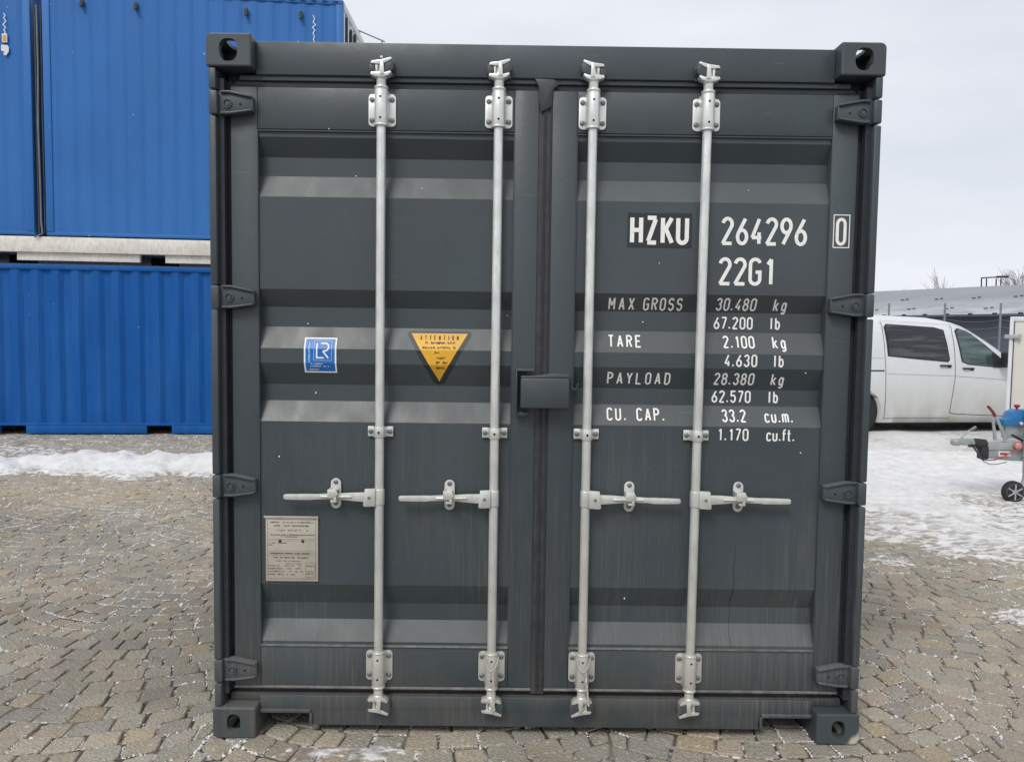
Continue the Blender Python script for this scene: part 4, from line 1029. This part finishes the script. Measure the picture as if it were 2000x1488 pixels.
# panel gaps
def gapline(pts, t=.010, mm='darkgap'):
    m = MB(); stroke(m, pts, t, skin, step=.08, off=.003); m.build('panel_gap', mm, van)
gapline([(.215, 1.80), (.225, 1.3), (.235, .8), (.24, .22)], .009); gapline([(1.45, 1.78), (1.475, 1.3), (1.47, .9), (1.42, .55), (1.40, .33)], .009); gapline([(1.40, .33), (1.5, .31), (2.5, .27)], .009)
gapline([(.24, .24), (1.4, .24)], .006); gapline([(-1.1, 1.00), (.21, 1.01)], .022)
gapline([(-1.0, 1.21), (.2, 1.21)], .006, 'trgalv'); gapline([(.25, .96), (1.46, .93)], .006, 'trgalv'); gapline([(1.48, .93), (2.6, .86)], .006, 'trgalv'); gapline([(.2, 1.82), (1.5, 1.77), (1.8, 1.65), (2.35, 1.29)], .006, 'trgalv')
for hx, hz_ in ((1.19, 1.085), (1.60, 1.04)):
    m = MB(); m.box(hx, hx + .20, -.035, -.015, hz_, hz_ + .028); m.box(hx + .01, hx + .04, -.016, .03, hz_, hz_ + .028); m.box(hx + .15, hx + .20, -.016, .03, hz_ - .02, hz_ + .028)
    m.xf(Matrix.Translation((0, .02, 0))).build('door_handle', 'blackplastic', van, bevel=.006)
MB().box(.24, 2.5, .10, 1.8, .15, .21).build('underbody', 'blackplastic', van)
MB().box(-1.1, 3.6, .18, 1.72, .17, .24).build('floor_pan', 'blackplastic', van)
for wx in (-.20, 2.99):
    for yy, sg in ((.03, 1), (1.88, -1)):
        w = MB().lathe((wx, yy, .325), (0, sg, 0), [(0, .20), (.005, .26), (.03, .315), (.06, .325), (.17, .325), (.21, .30), (.215, .2)], 36).build('wheel', 'tyre', van, smooth=True)
        MB().lathe((wx, yy - sg * .006, .325), (0, sg, 0), [(0, .05), (.004, .08), (.02, .15), (.008, .19), (.012, .205), (.05, .205)], 28).build('wheel_rim', 'rim', w, smooth=True)
    MB().cyl((wx, .1, .34), (wx, .30, .34), .375, n=30).build('wheel_arch_liner', 'blackplastic', van)

# near trailer drawbar with coupling, brake lever, winch and jockey wheel
TY = 4.5
tr = empty('trailer_drawbar', (4.9, TY, 0), 0, label='galvanised trailer drawbar with blue winch, brake lever and jockey wheel at the right edge', cat='trailer')
def T(m, name, mm, **k): return m.xf(Matrix.Translation((-4.9, -TY, 0))).build(name, mm, tr, **k)
T(MB().prism([(4.47, .412), (4.47, .566), (6.6, .60), (6.6, .40), (5.0, .385), (4.70, .392)], lambda u, v, w: (u, w, v), TY - .035, TY + .035), 'beam', 'trgalv', bevel=.008)
m = MB(); m.box(4.45, 6.0, TY - .05, TY - .036, .50, .512); T(m, 'beam_flange', 'trgalv')
m = MB().lathe((4.46, TY, .545), (-1, 0, .06), [(0, .046), (.05, .050), (.10, .050), (.11, .040), (.15, .040)], 16); T(m, 'rubber_gaiter', 'blackplastic', smooth=True)
T(MB().box(4.40, 4.475, TY - .05, TY + .03, .405, .525), 'damper_block', 'blackplastic', bevel=.01)
m = MB(); m.prism([(4.16, .545), (4.15, .575), (4.19, .592), (4.33, .598), (4.35, .545), (4.24, .535)], lambda u, v, w: (u, w, v), TY - .04, TY + .04); m.lathe((4.175, TY, .53), (0, 0, 1), [(0, .035), (.02, .045), (.045, .045), (.06, .03)], 14); T(m, 'coupling_head', 'trgalv', bevel=.006)
T(MB().tube([(4.23, TY, .60), (4.26, TY, .64), (4.32, TY, .685), (4.36, TY, .705)], .009, 8), 'coupling_handle', 'trgalv', smooth=True)
T(MB().tube([(4.31, TY, .675), (4.365, TY, .71)], .014, 8), 'coupling_grip', 'concrete', smooth=True)
m = MB(); m.prism([(4.515, .82), (4.54, .815), (4.655, .595), (4.615, .585)], lambda u, v, w: (u, w, v), TY - .05, TY - .035); m.prism([(4.500, .80), (4.52, .80), (4.56, .59), (4.53, .59)], lambda u, v, w: (u, w, v), TY - .03, TY - .01); T(m, 'brake_lever', 'trgalv', bevel=.004)
T(MB().tube([(4.527, TY - .03, .815), (4.50, TY - .03, .86), (4.462, TY - .03, .903), (4.448, TY - .03, .912)], .016, 8, .012), 'brake_lever_grip', M['red'] if False else mat('dark_red_grip', (.16, .03, .03), .6, var=.4, scale=20), smooth=True)
m = MB(); m.prism([(4.585, .735), (4.585, .790), (4.640, .800), (4.67, .862), (4.72, .885), (5.0, .885), (5.0, .870), (4.88, .862), (4.86, .745), (4.80, .742), (4.70, .735)], lambda u, v, w: (u, w, v), TY - .07, TY + .06); T(m, 'winch', 'winch', bevel=.008)
T(MB().cyl((4.745, TY - .09, .757), (4.745, TY - .065, .757), .016, n=14), 'winch_bolt', 'galv', bevel=.003)
T(MB().cyl((4.735, TY - .02, .885), (4.735, TY - .02, .90), .010, n=10), 'knob_stem', 'red')
T(MB().lathe((4.735, TY - .02, .898), (0, 0, 1), [(0, .008), (.012, .024), (.026, .028), (.036, .020)], 14), 'knob', 'red', smooth=True)
T(MB().box(4.63, 4.86, TY - .03, TY + .03, .61, .735), 'winch_post', 'trgalv', bevel=.006)
T(MB().tube([(4.62, TY, .68), (4.80, TY - .05, .585)], .013, 8), 'strut', 'blackplastic', smooth=True)
T(MB().tube([(4.44, TY - .06, .40), (4.52, TY - .06, .402), (4.60, TY - .06, .43), (4.72, TY - .06, .505), (4.78, TY - .06, .54)], .006, 6), 'brake_cable', M['red'])
T(MB().tube([(4.33, TY - .05, .53), (4.37, TY - .06, .45), (4.42, TY - .06, .385), (4.48, TY - .06, .36), (4.56, TY - .06, .365), (4.64, TY - .06, .385)], .0045, 6), 'breakaway_cable', 'concrete')
T(MB().tube([(4.30, TY - .05, .55), (4.36, TY - .06, .46), (4.40, TY - .06, .405), (4.45, TY - .06, .40)], .006, 6), 'breakaway_cable', 'blackplastic')
T(MB().lathe((4.735, TY - .09, .54), (0, 1, 0), [(0, .02), (.01, .034), (.04, .034), (.05, .02)], 14), 'lamp', mat('pale_red_plastic', (.62, .22, .22), .5, var=.2, scale=30), smooth=True)
T(MB().box(4.57, 4.69, TY - .0385, TY - .0355, .435, .485), 'sticker', 'endwall'); T(MB().box(4.585, 4.655, TY - .0395, TY - .0388, .448, .470), 'sticker_print', M['red'])
T(MB().lathe((4.80, TY - .085, .30), (0, 0, 1), [(0, .022), (.14, .022), (.145, .030), (.15, .030), (.155, .026), (.62, .026), (.63, .018)], 16), 'jockey_tube', 'trgalv', smooth=True)
T(MB().tube([(4.80, TY - .085, .31), (4.795, TY - .085, .22), (4.765, TY - .085, .16), (4.70, TY - .085, .105)], .018, 8, .012), 'jockey_fork', 'trgalv', smooth=True)
jw = T(MB().lathe((4.695, TY - .12, .105), (0, 1, 0), [(0, .075), (.004, .088), (.012, .102), (.05, .104), (.062, .09), (.066, .07)], 30), 'jockey_wheel', 'tyre', smooth=True)
m = MB().lathe((4.695, TY - .122, .105), (0, 1, 0), [(0, .02), (.004, .028), (.012, .034), (.018, .070), (.0, .078), (.01, .080)], 24)
for k in range(6):
    t = k * math.pi / 3; m.box(-.006, .006, TY - .128, TY - .11, .02, .075); m.v[-8:] = [(4.695 + x * math.cos(t) - z * math.sin(t), y, .105 + x * math.sin(t) + z * math.cos(t)) for x, y, z in m.v[-8:]]
o = m.xf(Matrix.Translation((-4.9, -TY, 0))).build('jockey_rim', 'rim', jw, smooth=True)

# white box trailer behind it
bt = empty('box_trailer', (6.27, 7.0, 0), R(-37), label='tall beige-white box trailer side entering at the right edge beside the van', cat='trailer')
MB().box(0.03, 3.2, .006, 1.6, .52, 1.79).build('side_panel', 'trpanel', bt, bevel=.004)
m = MB(); m.box(0, .04, -.01, .05, .50, 1.84); m.box(.04, 3.2, -.01, .05, 1.79, 1.84); m.box(.04, 3.2, -.01, .05, .46, .52); m.box(0, 3.2, .05, 1.6, 1.80, 1.85); m.build('corner_frame', 'endwall', bt, bevel=.006)
m = MB(); m.box(.045, .055, .0, .006, .52, 1.78); m.build('panel_joint', 'darkgap', bt)
m = MB(); m.box(-.05, .12, -.035, -.010, 1.57, 1.62); m.box(.10, .13, -.05, -.010, 1.56, 1.63); m.build('latch', 'rim', bt, bevel=.004)
for x in (1.3,):
    w = MB().lathe((x, .1, .3), (0, 1, 0), [(0, .2), (.01, .28), (.04, .3), (.15, .3), (.18, .27)], 24).build('wheel', 'tyre', bt, smooth=True); MB().lathe((x, .095, .3), (0, 1, 0), [(0, .05), (.01, .12), (.004, .18), (.02, .19)], 20).build('wheel_rim', 'rim', w)
MB().box(.2, 3.0, .3, 1.3, .40, .46).build('chassis', 'trgalv', bt)

# fence of concrete posts and wire
fe = empty('wire_fence', (12.8, 24, 0), 0, label='wire fence on grey concrete posts running behind the white van', cat='fence')
PP = [(-3.6 + 1.95 * i, 0) for i in range(-1, 9)]
for i, (x, y) in enumerate(PP):
    m = MB().box(x - .028, x + .028, y - .028, y + .028, -.02, 2.78 + .035 * (i - 2)); m.build('post', 'concrete', fe, bevel=.01)
for z in (.6, 1.2, 1.7, 2.05, 2.3):
    pts = []
    for i, (a, b) in enumerate(zip(PP, PP[1:])):
        for k in range(4): t = k / 4; pts.append((a[0] + (b[0] - a[0]) * t, 0, z - .10 * 4 * t * (1 - t)))
    MB().tube(pts + [(PP[-1][0], 0, z)], .006, 4).build('wire', 'concrete', fe)

# warehouse
wdv = Vector((.50, -.866, 0)); wbk = Vector((.866, .50, 0)); W0 = Vector((21.2, 30.9, 0))
wh = empty('warehouse', W0, math.atan2(wdv.y, wdv.x), label='long low warehouse with pale metal roof and dark slate cladding beyond the fence', cat='building')
WL0, WL1, WD = -42, 22, 6.5; EZ, RZ = 2.74, 4.42      # local x along the eave, local y to the back
MB().box(WL0, WL1, .3, WD * 2 - .3, -.02, EZ - .02).build('wall', 'wall', wh)
def slope(u, t, o=0): return (u, -.15 + (WD + .15) * t, EZ + (RZ - EZ) * t + o)
m = MB(); m.add([slope(WL0, 0), slope(WL1, 0), slope(WL1, 1), slope(WL0, 1), (WL0, WD * 2, EZ), (WL1, WD * 2, EZ)], [(0, 1, 2, 3), (3, 2, 5, 4)]); m.build('roof', 'roof', wh)
m = MB(); rr = random.Random(5)
for t in (.16, .52):
    for i in range(34):
        u = WL0 + 1.3 + i * 1.9; p = slope(u, t + rr.uniform(-.02, .02), .03)
        m.box(p[0] - .18, p[0] + .0, p[1], p[1] + .04, p[2], p[2] + .045); m.box(p[0] + .10, p[0] + .24, p[1], p[1] + .04, p[2] + .02, p[2] + .075)
m.build('snow_guards', 'darkgap', wh, kind='stuff')
m = MB(); m.box(WL0, WL1, -.26, -.14, EZ - .10, EZ - .01); m.build('gutter', 'wall', wh); m = MB()
for i in range(60): m.box(WL0 + i * 1.05, WL0 + i * 1.05 + .12, -.29, -.12, EZ - .005, EZ + .05)
m.build('gutter_brackets', 'darkgap', wh, kind='stuff')
# rooftop frame
rf = empty('roof_frame', (26.1, 40, 0), 0, label='dark open metal frame standing on the warehouse ridge', cat='frame')
for x in (0, .28, .82, 1.08): MB().tube([(x, 0, 3.5), (x - .04, 0, 5.02)], .035, 6).build('upright', 'darkgap', rf)
MB().tube([(-.06, 0, 5.05), (1.0, 0, 5.12)], .035, 6).build('crossbar', 'darkgap', rf); MB().tube([(.8, 0, 5.12), (1.45, 0, 5.14)], .06, 6).build('crossbar', 'darkgap', rf)

# bare trees behind
def tree(loc, hgt, mm, label, seed, spread=.5, dens=4, thin=1.0):
    rr = random.Random(seed); root = empty('bare_tree', loc, 0, label=label, cat='tree', group='bare trees beyond the warehouse')
    tm = MB(); cmn = MB()
    def grow(p, d, L, r, dep):
        pts = [p]; q = Vector(p); dd = Vector(d)
        for k in range(4):
            dd = (dd + Vector((rr.gauss(0, .10), rr.gauss(0, .10), .05))).normalized(); q = q + dd * L / 4; pts.append(q.copy())
        (tm if dep == 0 else cmn).tube(pts, r, 5, r * .6)
        if dep >= 4: return
        for k in range(dens if dep < 3 else dens - 1):
            f = rr.uniform(.35, 1); b = pts[min(4, int(f * 4))]
            nd = (dd + Vector((rr.gauss(0, spread), rr.gauss(0, spread), rr.uniform(.0, .35)))).normalized()
            grow(b, nd, L * rr.uniform(.55, .80), max(.014, r * .52), dep + 1)
    grow(Vector((0, 0, 0)), Vector((0, 0, 1)), hgt * .42, .14 * thin, 0)
    tm.build('trunk', mm, root); cmn.build('branches', mm, root)
tree((41.0, 60, 0), 10.6, 'twig', 'largest bare tree, its twigs at the right edge above the warehouse ridge', 1, .45, 5, .9)
tree((45.0, 62, 0), 10.5, 'twig', 'bare tree partly out of frame right of the largest one', 2, .45, 5, .9)
tree((36.4, 60, 0), 8.8, 'twigfar', 'pale thin bare tree left of the rooftop frame', 3, .4, 4, .6)
tree((34.8, 60, 0), 8.2, 'twigfar', 'smallest pale bare tree, mere twigs above the roof', 4, .4, 4, .5)
tree((31.2, 60, 0), 7.9, 'twigfar', 'faint low bare treetop furthest left over the warehouse roof', 5, .35, 4, .5)

# a few snowflakes stuck to the doors
m = MB(); rr = random.Random(12)
for x, z in [(-.79, 2.27), (-.70, 2.11), (.76, 2.075), (.43, 1.80), (-.88, 1.56), (-.85, 1.30), (.99, 1.40), (.98, 1.10), (-.60, 2.53), (-.13, 1.60)] + [(rr.uniform(-1.0, 1.0), rr.uniform(.2, 2.5)) for _ in range(6)]:
    r = rr.uniform(.0018, .0038); m.box(x - r, x + r * rr.uniform(.6, 1.6), py(z) - .004, py(z) - .001, z - r, z + r)
o = m.build('snowflakes', 'crumb', None, bevel=.001); tag(o, 'tiny white snowflakes stuck to the grey container doors', 'snow', kind='stuff')
print('SCENE stones', len(stones), 'near', len(near), 'crumbs', cnt, 'objs', len(bpy.data.objects))
